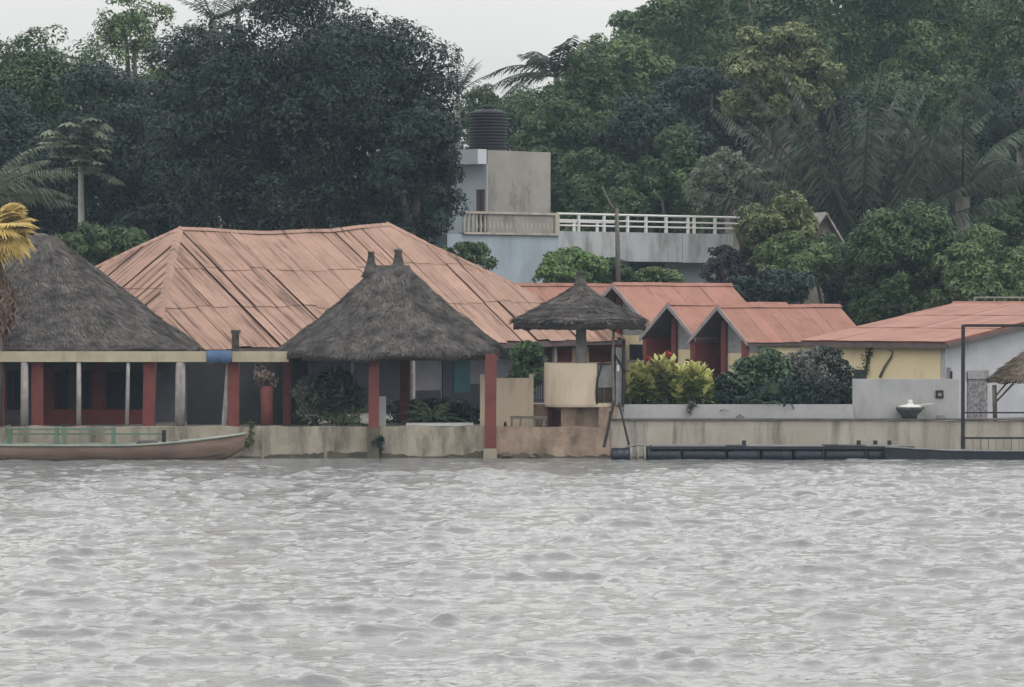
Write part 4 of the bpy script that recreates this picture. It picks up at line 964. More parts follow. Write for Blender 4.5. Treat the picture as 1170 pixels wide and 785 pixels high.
# ------------------------------------------------------------------ floating pontoon of blue drums
pt = thing('drum_pontoon', (PX(880, -1.1), -1.1, 0), 'long floating pontoon of dark blue drums along the grey wall', 'pontoon')
def drum(xa, xb, y, z, r, par, mat='drum_blue'):
    L = xb - xa; b = MB(); n = 18; prof = [(0.0, r * .82), (0.015, r * .97), (L * .1, r), (L * .31, r), (L * .33, r * 1.035), (L * .35, r), (L * .65, r), (L * .67, r * 1.035), (L * .69, r), (L * .9, r), (L - .015, r * .97), (L, r * .82)]
    b.tube([(xa + a, y, z) for a, _ in prof], [q for _, q in prof], n)
    return b.build('drum', M[mat], par, True)
dx = [(699, 722), (739, 778), (779.5, 829), (831, 868), (870, 905), (907, 940), (942, 988), (990, 1032)]
for i, (a, b_) in enumerate(dx):
    y = -1.25; r = 0.27 if i else 0.21
    drum(PX(a, y), PX(b_, y), y, 0.13 if i else 0.12, r, pt)
    drum(PX(a, y), PX(b_, y), y + 0.62, 0.13, r, pt)
MB().box(PX(742, -1.2), PX(1044, -1.2), -1.54, -0.45, 0.33, 0.412).build('deck_frame', M['raft'], pt)
x = PX(744, -1.2); i = 0
while x < PX(1043, -1.2):
    w = 0.5 + 0.5 * rnd.random(); MB().box(x, min(x + w - 0.015, PX(1044, -1.2)), -1.52 + 0.03 * rnd.random(), -0.44, 0.413, 0.43 + 0.02 * rnd.random()).build('plank', M['deck'] if rnd.random() < .55 else M['raft'], pt); x += w
for px in (721, 728.5, 736.5, 866, 940, 989):
    b = MB(); y = -1.25; xx = PX(px, y); r = 0.275 if px > 730 else 0.25
    b.tube([(xx - 0.035, y, 0.13), (xx + 0.035, y, 0.13)], [r + .012, r + .012], 18); b.build('strap', M['strap'] if px < 800 else M['raft'], pt, True)
for px in (850, 981, 1000, 1016):
    MB().box(PX(px, -.6) - .06, PX(px, -.6) + .06, -0.7, -0.55, 0.43, 0.57).build('cleat', M['raft'], pt)
MB().tube([P(715, 511, -1.0), P(730, 508, -1.0), P(742, 510, -1.0)], 0.04, 6).build('mooring_rope', M['strap'], pt, True)
rb = thing('steel_raft', (PX(1180, -1.4), -1.5, 0), 'flat dark raft with a pale edge at the right end of the pontoon', 'raft')
b = MB(); Yr = -1.5
def rsec(px, top): return [(PX(px, Yr), Yr - 0.45, -0.3), (PX(px, Yr), Yr + 0.5, -0.3), (PX(px, Yr), Yr + 0.5, top), (PX(px, Yr), Yr - 0.45, top)]
secs = [(1010, 0.40), (1018, 0.40), (1040, 0.36), (1080, 0.30), (1130, 0.28), (1330, 0.27)]
vs = []; fs = []
for p in secs: vs += rsec(*p)
for i in range(len(secs) - 1):
    for k in range(4): fs.append((4 * i + k, 4 * i + 4 + k, 4 * i + 4 + (k + 1) % 4, 4 * i + (k + 1) % 4))
fs += [(0, 1, 2, 3), tuple(4 * len(secs) - 1 - k for k in range(4))]
b.add(vs, fs).build('raft_hull', M['raft'], rb)
MB().tube([(PX(p, Yr), Yr - 0.46, z + 0.01) for p, z in secs], 0.03, 6).build('rub_rail', M['deck'], rb, True)
# iron gate frame standing on the pontoon
gf = thing('iron_gate', (PX(1170, -0.9), -0.9, 0.3), 'tall black iron frame with cross rails at the right edge', 'frame')
for px in (1100, 1244): MB().bar(P(px, 513, -0.9), P(px + 0.5, 371, -0.9), 0.11, 0.11).build('post', M['iron'], gf)
for y, w in ((372, 0.09), (471.5, 0.05), (500.5, 0.06)): MB().bar(P(1101.5, y, -0.9), P(1243, y, -0.9), w, w).build('rail', M['iron'], gf)
for i in range(16): MB().bar(P(1103 + i * 8.8, 501.5, -0.88), P(1103 + i * 8.8, 514, -0.88), 0.02).build('bar', M['wood'], gf)

# ------------------------------------------------------------------ vegetation
def leaves_mesh(name, pos, out, size, mat, parent, rg, up=0.25, droop=0.0, narrow=0.42, spread=0.8, tri=False):
    n = len(pos)
    nrm = out * 0.75 + np.array([0, 0, up]) + rg.normal(0, spread * 0.6, (n, 3)); nrm /= np.linalg.norm(nrm, axis=1)[:, None] + 1e-9
    ax = rg.normal(0, 1, (n, 3)) + out * 0.5; ax[:, 2] -= droop
    ax -= nrm * (ax * nrm).sum(1)[:, None]; ax /= np.linalg.norm(ax, axis=1)[:, None] + 1e-9
    sd = np.cross(nrm, ax)
    L = (size * rg.uniform(0.6, 1.4, n))[:, None]; w = L * narrow * 0.5
    if tri:                                        # far leaves: one small triangle each
        V = np.stack([pos - ax * L * .45 - sd * w * .9, pos - ax * L * .45 + sd * w * .9, pos + ax * L * .6], 1).reshape(-1, 3)
        return np_mesh(name, V, np.arange(3 * n).reshape(-1, 3), mat, parent)
    V = np.stack([pos - ax * L * .5, pos + sd * w + nrm * L * 0.06, pos + ax * L * .5 - nrm * L * .08, pos - sd * w + nrm * L * 0.06], 1).reshape(-1, 3)
    return np_mesh(name, V, np.arange(4 * n).reshape(-1, 4), mat, parent)

def crown_points(c, rad, n_lobe, n_sub, n_leaf, rg, lobe=0.42, sub=0.42, shell=0.75, zmin=-0.75, fill=0.12):
    """clumps on clumps: big lobes on the crown envelope, small lumps on each lobe, leaves on the lumps"""
    c = np.array(c); rad = np.array(rad, float)
    d = rg.normal(0, 1, (n_lobe * 3, 3)); d /= np.linalg.norm(d, axis=1)[:, None]; d = d[d[:, 2] > zmin][:n_lobe]
    lr = rad.mean() * lobe * rg.uniform(0.7, 1.25, len(d))
    lc = c + d * (rad - lr[:, None] * 0.8) * rg.uniform(0.72, 1.06, len(d))[:, None]
    li = np.repeat(np.arange(len(d)), n_sub); m = len(li)
    e = rg.normal(0, 1, (m, 3)); e[:, 2] += 0.35; e += d[li] * 0.6; e /= np.linalg.norm(e, axis=1)[:, None]
    sr = lr[li] * sub * rg.uniform(0.6, 1.3, m)
    sc = lc[li] + e * (lr[li] * 0.85)[:, None]
    w = sr ** 2; w /= w.sum()
    si = rg.choice(m, n_leaf, p=w)
    f = rg.normal(0, 1, (n_leaf, 3)); f[:, 2] += 0.45; f /= np.linalg.norm(f, axis=1)[:, None]
    r = sr[si] * (1 - (1 - shell) * rg.random(n_leaf) ** 0.7) * rg.uniform(0.85, 1.18, n_leaf)
    pos = sc[si] + f * r[:, None] * np.array([1.1, 1.1, 0.85])
    k = int(n_leaf * fill)
    if k:
        j = rg.integers(0, n_leaf, k); pos[j] = c + (pos[j] - c) * rg.uniform(0.35, 0.9, k)[:, None]
    return pos, f, lc

def tree(name, px, Y, ytop, hw, ybot, mat, label, leaf=0.3, n=14000, lobes=26, subs=9, seed=0, bark='bark', group=None, depth=None,
         droop=0.3, narrow=0.42, cat='tree', lobe=0.42, trunk=True, zmin=-0.75, fill=0.12, base=None, up=0.25, tr=None, sub=0.42):
    rg = np.random.default_rng(seed + 100); far = Y > 25
    if far: n = int(n * 2.0)
    s = (Y + 120) / FPX; x = PX(px, Y); zt, zb = PZ(ytop, Y), PZ(ybot, Y)
    gz = float(ground_z(x, Y)) - 0.1 if base is None else base
    rx_ = hw * s; rz = (zt - zb) / 2; ry = depth or min(rx_, max(rz, 1.0)) * 0.9
    t = thing(name, (x, Y, gz), label, cat, group)
    pos, out, lc = crown_points((x, Y, zb + rz), (rx_, ry, rz), lobes, subs, n, rg, lobe, sub, zmin=zmin, fill=fill)
    pos[:, 2] = np.maximum(pos[:, 2], gz + 0.05)
    if trunk:
        top = Vector((x, Y, zb + rz * 0.9)); r0 = tr or max(0.05, 0.035 * (zt - gz))
        w = rg.normal(0, 0.25, 4)
        MB().tube([(x, Y, gz - 0.3), (x + w[0], Y + w[1], gz + (top.z - gz) * .5), (x + w[2], Y + w[3], top.z)], [r0 * 1.2, r0, r0 * .6], 9).build('trunk', M[bark], t, True)
        for k in range(min(7, len(lc))):
            e = Vector(lc[k]); st = Vector((x + w[0] * .8, Y + w[1] * .8, gz + (top.z - gz) * rg.uniform(.4, .85)))
            MB().tube([st, st.lerp(e, .5) + Vector((0, 0, -0.08 * (e - st).length)), e], [r0 * .5, r0 * .32, r0 * .12], 7).build('limb', M[bark], t, True)
    leaves_mesh('crown', pos, out, leaf * (0.66 if far else 1), M[mat], t, rg, droop=droop, narrow=narrow * (1.35 if far else 1), up=up, spread=0.5 if far else 0.7, tri=far)
    return t

# ---- left background
TG = 'trees behind the village on the left'
tree('broadleaf_tree', -60, 60, 20, 110, 330, 'leaf_mid', 'tall tree at the far left edge behind the yellow palm', n=15000, seed=1, group=TG, leaf=0.34)
tree('broadleaf_tree', 62, 58, 22, 92, 330, 'leaf_mid', 'round-topped green tree at the upper left behind the papaya', n=22000, lobes=34, seed=2, group=TG, leaf=0.32)
tree('broadleaf_tree', 158, 66, -6, 70, 300, 'leaf_light', 'paler feathery treetop against the sky left of the dark mango', n=12000, lobes=30, seed=3, group=TG, leaf=0.3, lobe=0.32)
tree('broadleaf_tree', 128, 52, 85, 85, 360, 'leaf_dark', 'dark tree filling the gap behind the papaya', n=19000, seed=4, group=TG, leaf=0.32)
tree('broadleaf_tree', 215, 50, 130, 75, 370, 'leaf_dark', 'dark low tree directly behind the left end of the salmon roof', n=16000, seed=5, group=TG, leaf=0.3)
tree('broadleaf_tree', 10, 50, 110, 80, 360, 'leaf_dark', 'dark tree low at the left behind the palm fronds', n=16000, seed=6, group=TG, leaf=0.3)
tree('broadleaf_tree', 225, 62, 10, 60, 300, 'leaf_mid', 'green tree tucked behind the left side of the mango', n=12000, seed=7, group=TG, leaf=0.3)
tree('shrub', 110, 27, 258, 62, 345, 'leaf_mid', 'leafy green shrub between left pavilion and salmon roof', n=7000, lobes=16, seed=8, leaf=0.26, cat='shrub')
tree('shrub', 322, 44, 228, 62, 300, 'leaf_dark', 'dark shrub behind the sagging ridge of the salmon roof', n=6000, lobes=18, seed=97, leaf=0.26, cat='shrub')
tree('shrub', 190, 40, 235, 60, 320, 'leaf_dark', 'dark shrub above the left hip of the salmon roof', n=6000, lobes=14, seed=9, leaf=0.26, cat='shrub')
# ---- the big mango
tree('mango_tree', 352, 35, -4, 186, 330, 'leaf_dark', 'huge dark dome-shaped mango tree behind the long salmon roof', n=80000, lobes=70, subs=11, seed=10, leaf=0.26, droop=0.6, lobe=0.3, depth=6.2, tr=0.55, fill=0.2)
tree('broadleaf_tree', 468, 31.5, 90, 62, 320, 'leaf_dark', 'drooping dark tree at the right flank of the mango before the blue house', n=17000, lobes=30, seed=11, leaf=0.28, droop=0.8, lobe=0.36)
# ---- behind the concrete house
tree('broadleaf_tree', 545, 78, 84, 46, 280, 'leaf_mid', 'slim tree behind the black water tank', n=9000, seed=12, leaf=0.3, lobe=0.34)
tree('broadleaf_tree', 595, 74, 100, 55, 300, 'leaf_mid', 'green tree right behind the stair tower', n=11000, seed=13, leaf=0.3)
HG = 'trees on the wooded slope at the right'
for i, (px, Y, yt, hw, yb, m, n, lab) in enumerate((
    (640, 67, 108, 52, 330, 'leaf_mid', 11000, 'tree below the fronds of the leaning sky palm'),
    (668, 74, 58, 56, 330, 'leaf_mid', 15000, 'tree at the left end of the wooded slope beside the leaning palm'),
    (705, 84, 28, 68, 250, 'leaf_light', 14000, 'feathery tree on the skyline left of the tallest slope trees'),
    (775, 92, -20, 80, 260, 'leaf_mid', 16000, 'tall slope tree where the skyline leaves the top of the frame'),
    (870, 98, -40, 90, 230, 'leaf_mid', 15000, 'tall dark slope tree at the top behind the yellowish tree'),
    (985, 100, -45, 95, 230, 'leaf_mid', 15000, 'tall slope tree above the big palm'),
    (1095, 100, -40, 90, 230, 'leaf_light', 14000, 'tall paler slope tree at the upper right'),
    (1185, 96, -30, 80, 260, 'leaf_mid', 13000, 'tall slope tree in the upper right corner'),
    (735, 66, 110, 75, 340, 'leaf_dark', 16000, 'dark tree right of the stair tower above the railing'),
    (690, 62, 165, 60, 330, 'leaf_mid', 11000, 'low green tree just behind the terrace railing'),
    (800, 76, 60, 62, 260, 'leaf_dark', 12000, 'shadowy tree between the railing trees and the yellowish tree'),
    (780, 64, 190, 50, 330, 'leaf_dark', 9000, 'dark low tree behind the right half of the railing'),
    (1140, 70, 90, 70, 330, 'leaf_dark', 14000, 'dark tree at the right edge behind the palm fronds'),
    (1050, 76, 75, 75, 320, 'leaf_mid', 14000, 'green tree behind the right side of the big palm'),
    (960, 74, 95, 70, 330, 'leaf_dark', 13000, 'dark tree standing behind the trunk of the big palm'),
    (1160, 58, 195, 52, 360, 'leaf_mid', 9000, 'green tree under the arching palm at the right edge'),
    (1215, 62, 120, 60, 360, 'leaf_mid', 9000, 'green tree cut by the right edge above the salmon roof'),
)):
    tree('slope_tree', px, Y, yt, hw, yb, m, lab, n=n, seed=40 + i, leaf=0.36 if Y > 80 else 0.32, group=HG, lobes=30, lobe=0.34, bark='bark_pale' if i in (1, 2) else 'bark')
tree('slope_tree', 895, 70, 22, 72, 170, 'leaf_olive', 'yellowish-green crown standing out on the wooded slope', n=14000, lobes=30, seed=61, leaf=0.36, lobe=0.3)
tree('pale_tree', 848, 54, 166, 66, 270, 'leaf_pale', 'pale grey-green rounded tree above the right end of the railing', n=13000, lobes=30, seed=62, leaf=0.24, lobe=0.34)
tree('young_tree', 888, 36, 220, 50, 310, 'leaf_olive', 'yellow-green young tree at the right end of the blue house', n=8000, lobes=24, seed=63, leaf=0.28, lobe=0.36, tr=0.09, droop=0.5)
tree('young_tree', 905, 34, 268, 52, 345, 'leaf_light', 'light green young tree directly above the long bungalow roof', n=8000, lobes=22, seed=64, leaf=0.27, tr=0.08)
tree('purple_shrub', 832, 36, 282, 34, 345, 'leaf_purple', 'dark purplish shrub at the corner of the blue house', n=5000, lobes=14, seed=65, leaf=0.28, cat='shrub', narrow=0.3)
tree('bush', 1045, 34, 238, 88, 400, 'leaf_mid', 'big rounded green bush behind the yellow building', n=22000, lobes=40, seed=66, leaf=0.26, cat='bush', lobe=0.34)
tree('bush', 1125, 32, 262, 72, 400, 'leaf_light', 'lighter bush at the right behind the roof railing', n=15000, lobes=30, seed=67, leaf=0.25, cat='bush', lobe=0.34)
tree('bush', 985, 36, 300, 45, 400, 'leaf_dark', 'dark bush in the notch between bungalow roof and yellow building', n=9000, lobes=20, seed=68, leaf=0.25, cat='bush')
tree('bush', 650, 33, 285, 46, 345, 'leaf_fresh', 'fresh green bush between parasol tip and blue house', n=6000, lobes=20, seed=69, leaf=0.24, cat='bush', lobe=0.36)
tree('bush', 690, 34, 292, 30, 345, 'leaf_mid', 'small dark green bush beside the timber pole', n=3500, lobes=14, seed=70, leaf=0.24, cat='bush')
tree('bush', 752, 35, 305, 34, 345, 'leaf_light', 'low pale green bush under the terrace slab', n=3500, lobes=14, seed=71, leaf=0.22, cat='bush')
tree('bush', 532, 29.5, 278, 34, 318, 'leaf_mid', 'small dark bush on the right shoulder of the salmon roof', n=1300, lobes=14, seed=72, leaf=0.3, cat='bush', base=1.0, tr=0.06, lobe=0.4)
tree('bush', 945, 40, 268, 34, 345, 'leaf_mid', 'bush below the grey thatched gable among the trees', n=5000, lobes=18, seed=98, leaf=0.26, cat='bush')
tree('bush', 878, 30, 312, 55, 360, 'leaf_dark', 'low dark bush right behind the long bungalow roof', n=6000, lobes=24, seed=99, leaf=0.26, cat='bush', trunk=False)
# ---- plants in the village
tree('garden_bush', 374, 1.7, 421, 42, 492, 'leaf_blue', 'blue-green bush under the left eave of the thatched hut', n=2400, lobes=36, seed=80, leaf=0.24, cat='bush', base=0.94, trunk=False, narrow=0.3)
tree('garden_bush', 350, 1.2, 430, 16, 490, 'leaf_grey', 'pale grey-leaved plant right of the slim red column', n=700, lobes=10, seed=81, leaf=0.17, cat='plant', base=0.94, trunk=False, narrow=0.3)
tree('garden_bush', 500, 4.5, 462, 58, 500, 'leaf_dark', 'added low dark plants masking the lit floor under the thatched hut', n=6000, lobes=26, seed=96, leaf=0.16, cat='plant', base=0.94, trunk=False, depth=0.8, lobe=0.5)  # planting added to darken the brightly lit strip of floor
tree('garden_bush', 603, 6.5, 392, 26, 470, 'leaf_mid', 'green bush behind the beige wall', n=5000, lobes=16, seed=82, leaf=0.2, cat='bush', base=0.94)
tree('hedge_bush', 876, 2.0, 400, 38, 480, 'leaf_blue', 'dark blue-green bush in the middle of the hedge', n=5500, lobes=46, seed=83, leaf=0.22, cat='bush', base=0.94, narrow=0.3, depth=0.9)
tree('hedge_bush', 930, 2.1, 396, 36, 480, 'leaf_grey', 'grey-green twiggy bush at the right part of the hedge', n=4500, lobes=26, seed=84, leaf=0.15, cat='bush', base=0.94, narrow=0.3, depth=0.8)
tree('hedge_bush', 940, 2.5, 400, 36, 485, 'leaf_dark', 'dark bush at the right end of the hedge against the white wall', n=9000, lobes=24, seed=85, leaf=0.16, cat='bush', base=0.94, depth=0.8)
tree('hedge_bush', 835, 1.6, 428, 28, 485, 'leaf_dark', 'low dark bush between croton and hedge', n=5000, lobes=16, seed=86, leaf=0.15, cat='bush', base=0.94, depth=0.6)
tree('hedge_bush', 900, 1.2, 436, 75, 486, 'leaf_dark', 'low dark foliage along the foot of the hedge', n=12000, lobes=36, seed=87, leaf=0.15, cat='bush', base=0.94, trunk=False, depth=0.45, lobe=0.5)
tree('shore_plant', 431, -0.25, 489, 8, 524, 'leaf_dark', 'dark weed growing on the left water post of the hut', n=500, lobes=8, seed=88, leaf=0.1, cat='plant', base=-0.1, trunk=False)
tree('shore_plant', 284, -0.1, 476, 6, 520, 'leaf_olive', 'small yellowish weed at the bow of the canoe', n=260, lobes=8, seed=89, leaf=0.12, cat='plant', base=-0.1, trunk=False)

def croton(px, Y, ytop, hw, ybot, label, seed):
    rg = np.random.default_rng(seed); s = (Y + 120) / FPX
    x0 = PX(px, Y); t = thing('croton_shrub', (x0, Y, 0.94), label, 'shrub', 'croton shrubs on the white parapet')
    V1, V2 = [], []
    nst = 30; zt, zb = PZ(ytop, Y), PZ(ybot, Y)
    for i in range(nst):
        dx_ = rg.uniform(-1, 1) * hw * s; dy = rg.uniform(-0.35, 0.35)
        tip = np.array([x0 + dx_, Y + dy, zt - rg.uniform(0, 0.45) * (zt - zb) - 0.35 * abs(dx_ / (hw * s)) ** 2 * (zt - zb)])
        foot = np.array([x0 + dx_ * 0.35, Y + dy * .4, 0.94])
        MB().tube([foot, (foot + tip) / 2 + np.array([dx_ * .1, 0, 0]), tip], [0.022, 0.018, 0.01], 5).build('stem', M['bark'], t)
        nl = 34
        for k in range(nl):
            f = rg.random(); p = tip + (foot - tip) * f * 0.42
            a = rg.uniform(0, 6.28); el = rg.uniform(0.5, 1.25) - f * 0.6
            ax = np.array([math.cos(a) * math.cos(el), math.sin(a) * math.cos(el), math.sin(el)])
            sd = np.array([-math.sin(a), math.cos(a), 0]); nr = np.cross(ax, sd)
            L = rg.uniform(0.26, 0.46); w = L * 0.2
            (V1 if f < 0.4 else V2).extend([p, p + ax * L * .5 + sd * w + nr * .01, p + ax * L - np.array([0, 0, 0.05]), p + ax * L * .5 - sd * w + nr * .01])
    for V, m in ((V1, 'leaf_croton'), (V2, 'leaf_croton_low')):
        if V: np_mesh('foliage', np.array(V), np.arange(len(V)).reshape(-1, 4), M[m], t)
    return t
croton(731, 0.95, 417, 20, 470, 'yellow-green croton beside the pole frame', 1)
croton(760, 0.95, 410, 22, 470, 'tallest yellow-green croton with red flowers above', 2)
croton(792, 0.95, 414, 21, 470, 'yellow-green croton at the right end of the croton row', 3)
tree('hedge_bush', 765, 1.5, 436, 52, 486, 'leaf_dark', 'dark undergrowth behind the croton row', n=7000, lobes=26, seed=91, leaf=0.16, cat='bush', base=0.94, trunk=False, depth=0.4, lobe=0.5)
def flower(px, py, Y, r, label):
    rg = np.random.default_rng(int(px)); p = P(px, py, Y); t = thing('flower', (p.x, p.y, p.z - .2), label, 'flower', 'red flowers above the crotons')
    MB().tube([(p.x, p.y + .1, 1.3), (p.x, p.y, p.z)], 0.012, 5).build('stem', M['leaf_mid'], t)
    d = rg.normal(0, 1, (60, 3)); d /= np.linalg.norm(d, axis=1)[:, None]
    leaves_mesh('petals', np.array(p) + d * r * .8, d, 0.1, M['leaf_red'], t, rg, narrow=0.7)
flower(763, 405, 1.4, 0.13, 'larger red flower head above the crotons'); flower(741, 409, 1.4, 0.07, 'smaller red flower head left above the crotons')
tree('trailing_plant', 790, 0.36, 458, 6, 478, 'leaf_grey', 'small dark plant trailing over the white parapet', n=220, lobes=6, seed=92, leaf=0.1, cat='plant', base=1.2, trunk=False)

# ---- fern-like plant and potted staghorn
def rosette(name, c, n, L, label, mat, seed, w=0.16, arch=0.5, cat='plant', group=None, leaflets=14):
    rg = np.random.default_rng(seed); t = thing(name, c, label, cat, group); c = Vector(c)
    for i in range(n):
        a = i * 2.4 + rg.uniform(-.3, .3); el = rg.uniform(0.25, 1.2); l = L * rg.uniform(.7, 1.1)
        frond(t, c, a, el, l, mat, rg, w, arch, leaflets)
    return t
def frond(t, c, a, el, L, mat, rg, w, arch, leaflets=22, stem='leaf_palm', name='frond', hang=0.35, lw=0.045):
    c = Vector(c); h = Vector((math.cos(a), math.sin(a), 0)); pts = []
    n = 10
    for k in range(n + 1):
        f = k / n; e = el - arch * f * 1.7
        if k == 0: p = c.copy()
        else: p = pts[-1] + (h * math.cos(e) + Vector((0, 0, math.sin(e)))) * (L / n)
        pts.append(p)
    V = []; sd = Vector((-h.y, h.x, 0))
    for k in range(leaflets):
        f = 0.12 + 0.88 * (k + 0.5) / leaflets; i = min(n - 1, int(f * n)); p = pts[i].lerp(pts[i + 1], f * n - i); d = (pts[i + 1] - pts[i]).normalized()
        ll = w * L * (math.sin(math.pi * min(1, f * 0.86 + 0.1)) ** 0.7) * rg.uniform(.85, 1.1)
        for s in (-1, 1):
            ax = (sd * s + d * 0.55 + Vector((0, 0, -hang * rg.uniform(.4, 1.8)))).normalized(); wd = d * (lw * L * 0.5)
            tip = p + ax * ll + Vector((0, 0, -0.18 * ll))
            V += [p - wd * .5, p + wd * .5, p + ax * ll * .6 + wd * .5, tip]
    V = [tuple(v) for v in V]; b = MB(); b.add(V, [(4 * i, 4 * i + 1, 4 * i + 2, 4 * i + 3) for i in range(len(V) // 4)])
    o = b.build(name, M[mat], t)
    MB().tube(pts, [0.012 * L * (1 - .8 * k / n) for k in range(n + 1)], 5).build('midrib', M[stem], o)
    return o
rosette('spiky_plant', (PX(872, 1.3), 1.3, 1.6), 18, 1.75, 'tall grassy plant rising above the middle of the hedge', 'leaf_fern2', 23, w=0.2, arch=0.3, leaflets=18)
rosette('spiky_plant', (PX(846, 1.2), 1.2, 1.3), 9, 1.2, 'loose spiky plant at the left end of the hedge', 'leaf_fern2', 24, w=0.2, arch=0.4, leaflets=14)
rosette('spiky_plant', (PX(392, 1.2), 1.2, 1.0), 12, 1.5, 'upright leafy plant in front of the blue-green bush under the hut', 'leaf_fern', 25, w=0.2, arch=0.4, leaflets=16)
rosette('fern_plant', (PX(493, 1.9), 1.9, 1.15), 18, 1.35, 'light green fern-like plant under the thatched hut', 'leaf_fern', 3, w=0.16, arch=0.6)
t = thing('staghorn_planter', P(305, 487, 0.75), 'short red pillar carrying a greyish pink staghorn plant', 'planter')
MB().lathe((PX(305, .75), .75, 0), [(0.21, 0.94), (0.19, PZ(465, .75)), (0.21, PZ(446, .75)), (0.17, PZ(441, .75))], 14).build('pillar', M['red'], t, True)
pos, out, _ = crown_points((PX(304, .75), .75, PZ(428, .75)), (0.42, 0.35, 0.42), 12, 6, 420, np.random.default_rng(5))
leaves_mesh('foliage', pos, out, 0.19, M['leaf_stag'], t, np.random.default_rng(6), narrow=0.4)

# ---- palms
def palm(name, px, Y, ycrown, n, L, label, mat='leaf_palm', seed=0, trunk_r=0.16, els=(-0.2, 1.3), arch=0.55, w=0.16, lean=0.0, leaflets=26, azs=None, cat='palm', lw=0.016, hang=0.5):
    rg = np.random.default_rng(seed + 500); x = PX(px, Y); gz = float(ground_z(x, Y)) - .1; zc = PZ(ycrown, Y)
    t = thing(name, (x, Y, gz), label, cat)
    if zc - gz > 0.6:
        MB().tube([(x - lean, Y, gz - .2), (x - lean * .4, Y, (gz + zc) / 2), (x, Y, zc)], [trunk_r * 1.2, trunk_r, trunk_r * .9], 9).build('trunk', M['bark'], t, True)
    for i in range(n):
        if azs: a, el = azs[i % len(azs)]
        else: a = i * 2.399 + rg.uniform(-.2, .2); el = rg.uniform(*els)
        frond(t, (x, Y, zc), a, el, L * rg.uniform(.82, 1.1), mat, rg, w, arch * rg.uniform(.7, 1.3), leaflets, lw=lw, hang=hang)
    return t
# giant oil palm with upright fronds
R_ = math.radians
palm('oil_palm', 985, 47, 292, 24, 8.6, 'giant palm with upright fan of fronds on the slope', mat='leaf_palm_light', seed=1, trunk_r=0.45,
     azs=[(R_(a_), e_) for a_, e_ in ((180, 1.38), (0, 1.4), (200, 1.2), (340, 1.18), (170, 1.0), (10, 1.02), (250, 1.45), (290, 1.5), (190, 1.5), (350, 1.3), (215, 1.3), (325, 1.36), (180, 0.8), (0, 0.78), (270, 1.3), (90, 1.4), (60, 1.3), (185, 1.1), (355, 1.12), (225, 1.05), (310, 1.05), (175, 0.6), (5, 0.55), (300, 0.9))],
     arch=0.22, w=0.13, leaflets=60, lw=0.010, hang=1.0)
palm('oil_palm', 1100, 50, 225, 13, 6.0, 'palm with drooping fronds right of the giant palm', mat='leaf_palm_light', seed=2, trunk_r=0.35, els=(0.3, 1.4), arch=0.6, w=0.16, leaflets=52, lw=0.011, hang=0.9)
palm('oil_palm', 1168, 64, 165, 13, 5.5, 'palm with arching fronds high at the right edge', seed=3, trunk_r=0.3, els=(0.3, 1.4), arch=0.55, w=0.16, leaflets=50, lw=0.011, hang=0.9)
palm('coconut_palm', 636, 76, 88, 15, 4.2, 'palm leaning its fronds into the sky left of the wooded slope', seed=4, trunk_r=0.18, els=(0.2, 1.3), arch=0.6, w=0.18, leaflets=34)
palm('coconut_palm', 523, 70, 108, 12, 2.6, 'small spiky palm against the sky right of the mango', seed=5, trunk_r=0.13, els=(0.7, 1.5), arch=0.25, w=0.12, leaflets=20)
palm('coconut_palm', 243, 60, 24, 13, 2.6, 'palm top rising above the trees left of the mango', seed=6, trunk_r=0.22, els=(0.2, 1.4), arch=0.4, w=0.14, leaflets=24)
palm('coconut_palm', 272, 58, 18, 11, 2.0, 'spiky palm top just left of the mango summit', seed=16, trunk_r=0.15, els=(0.5, 1.5), arch=0.2, w=0.14, leaflets=20)
palm('coconut_palm', -22, 22, 235, 11, 4.0, 'green palm whose fronds arch in from the left edge', mat='leaf_pale', seed=7, trunk_r=0.16, azs=[(0.1, 0.5), (-0.3, 0.95), (0.3, 1.15), (0.0, 1.4), (2.0, .6), (3.1, .7), (4.2, .8), (5.0, .9), (1.2, .9), (3.6, .3), (0.2, 0.75)], arch=0.62, w=0.2, leaflets=34)

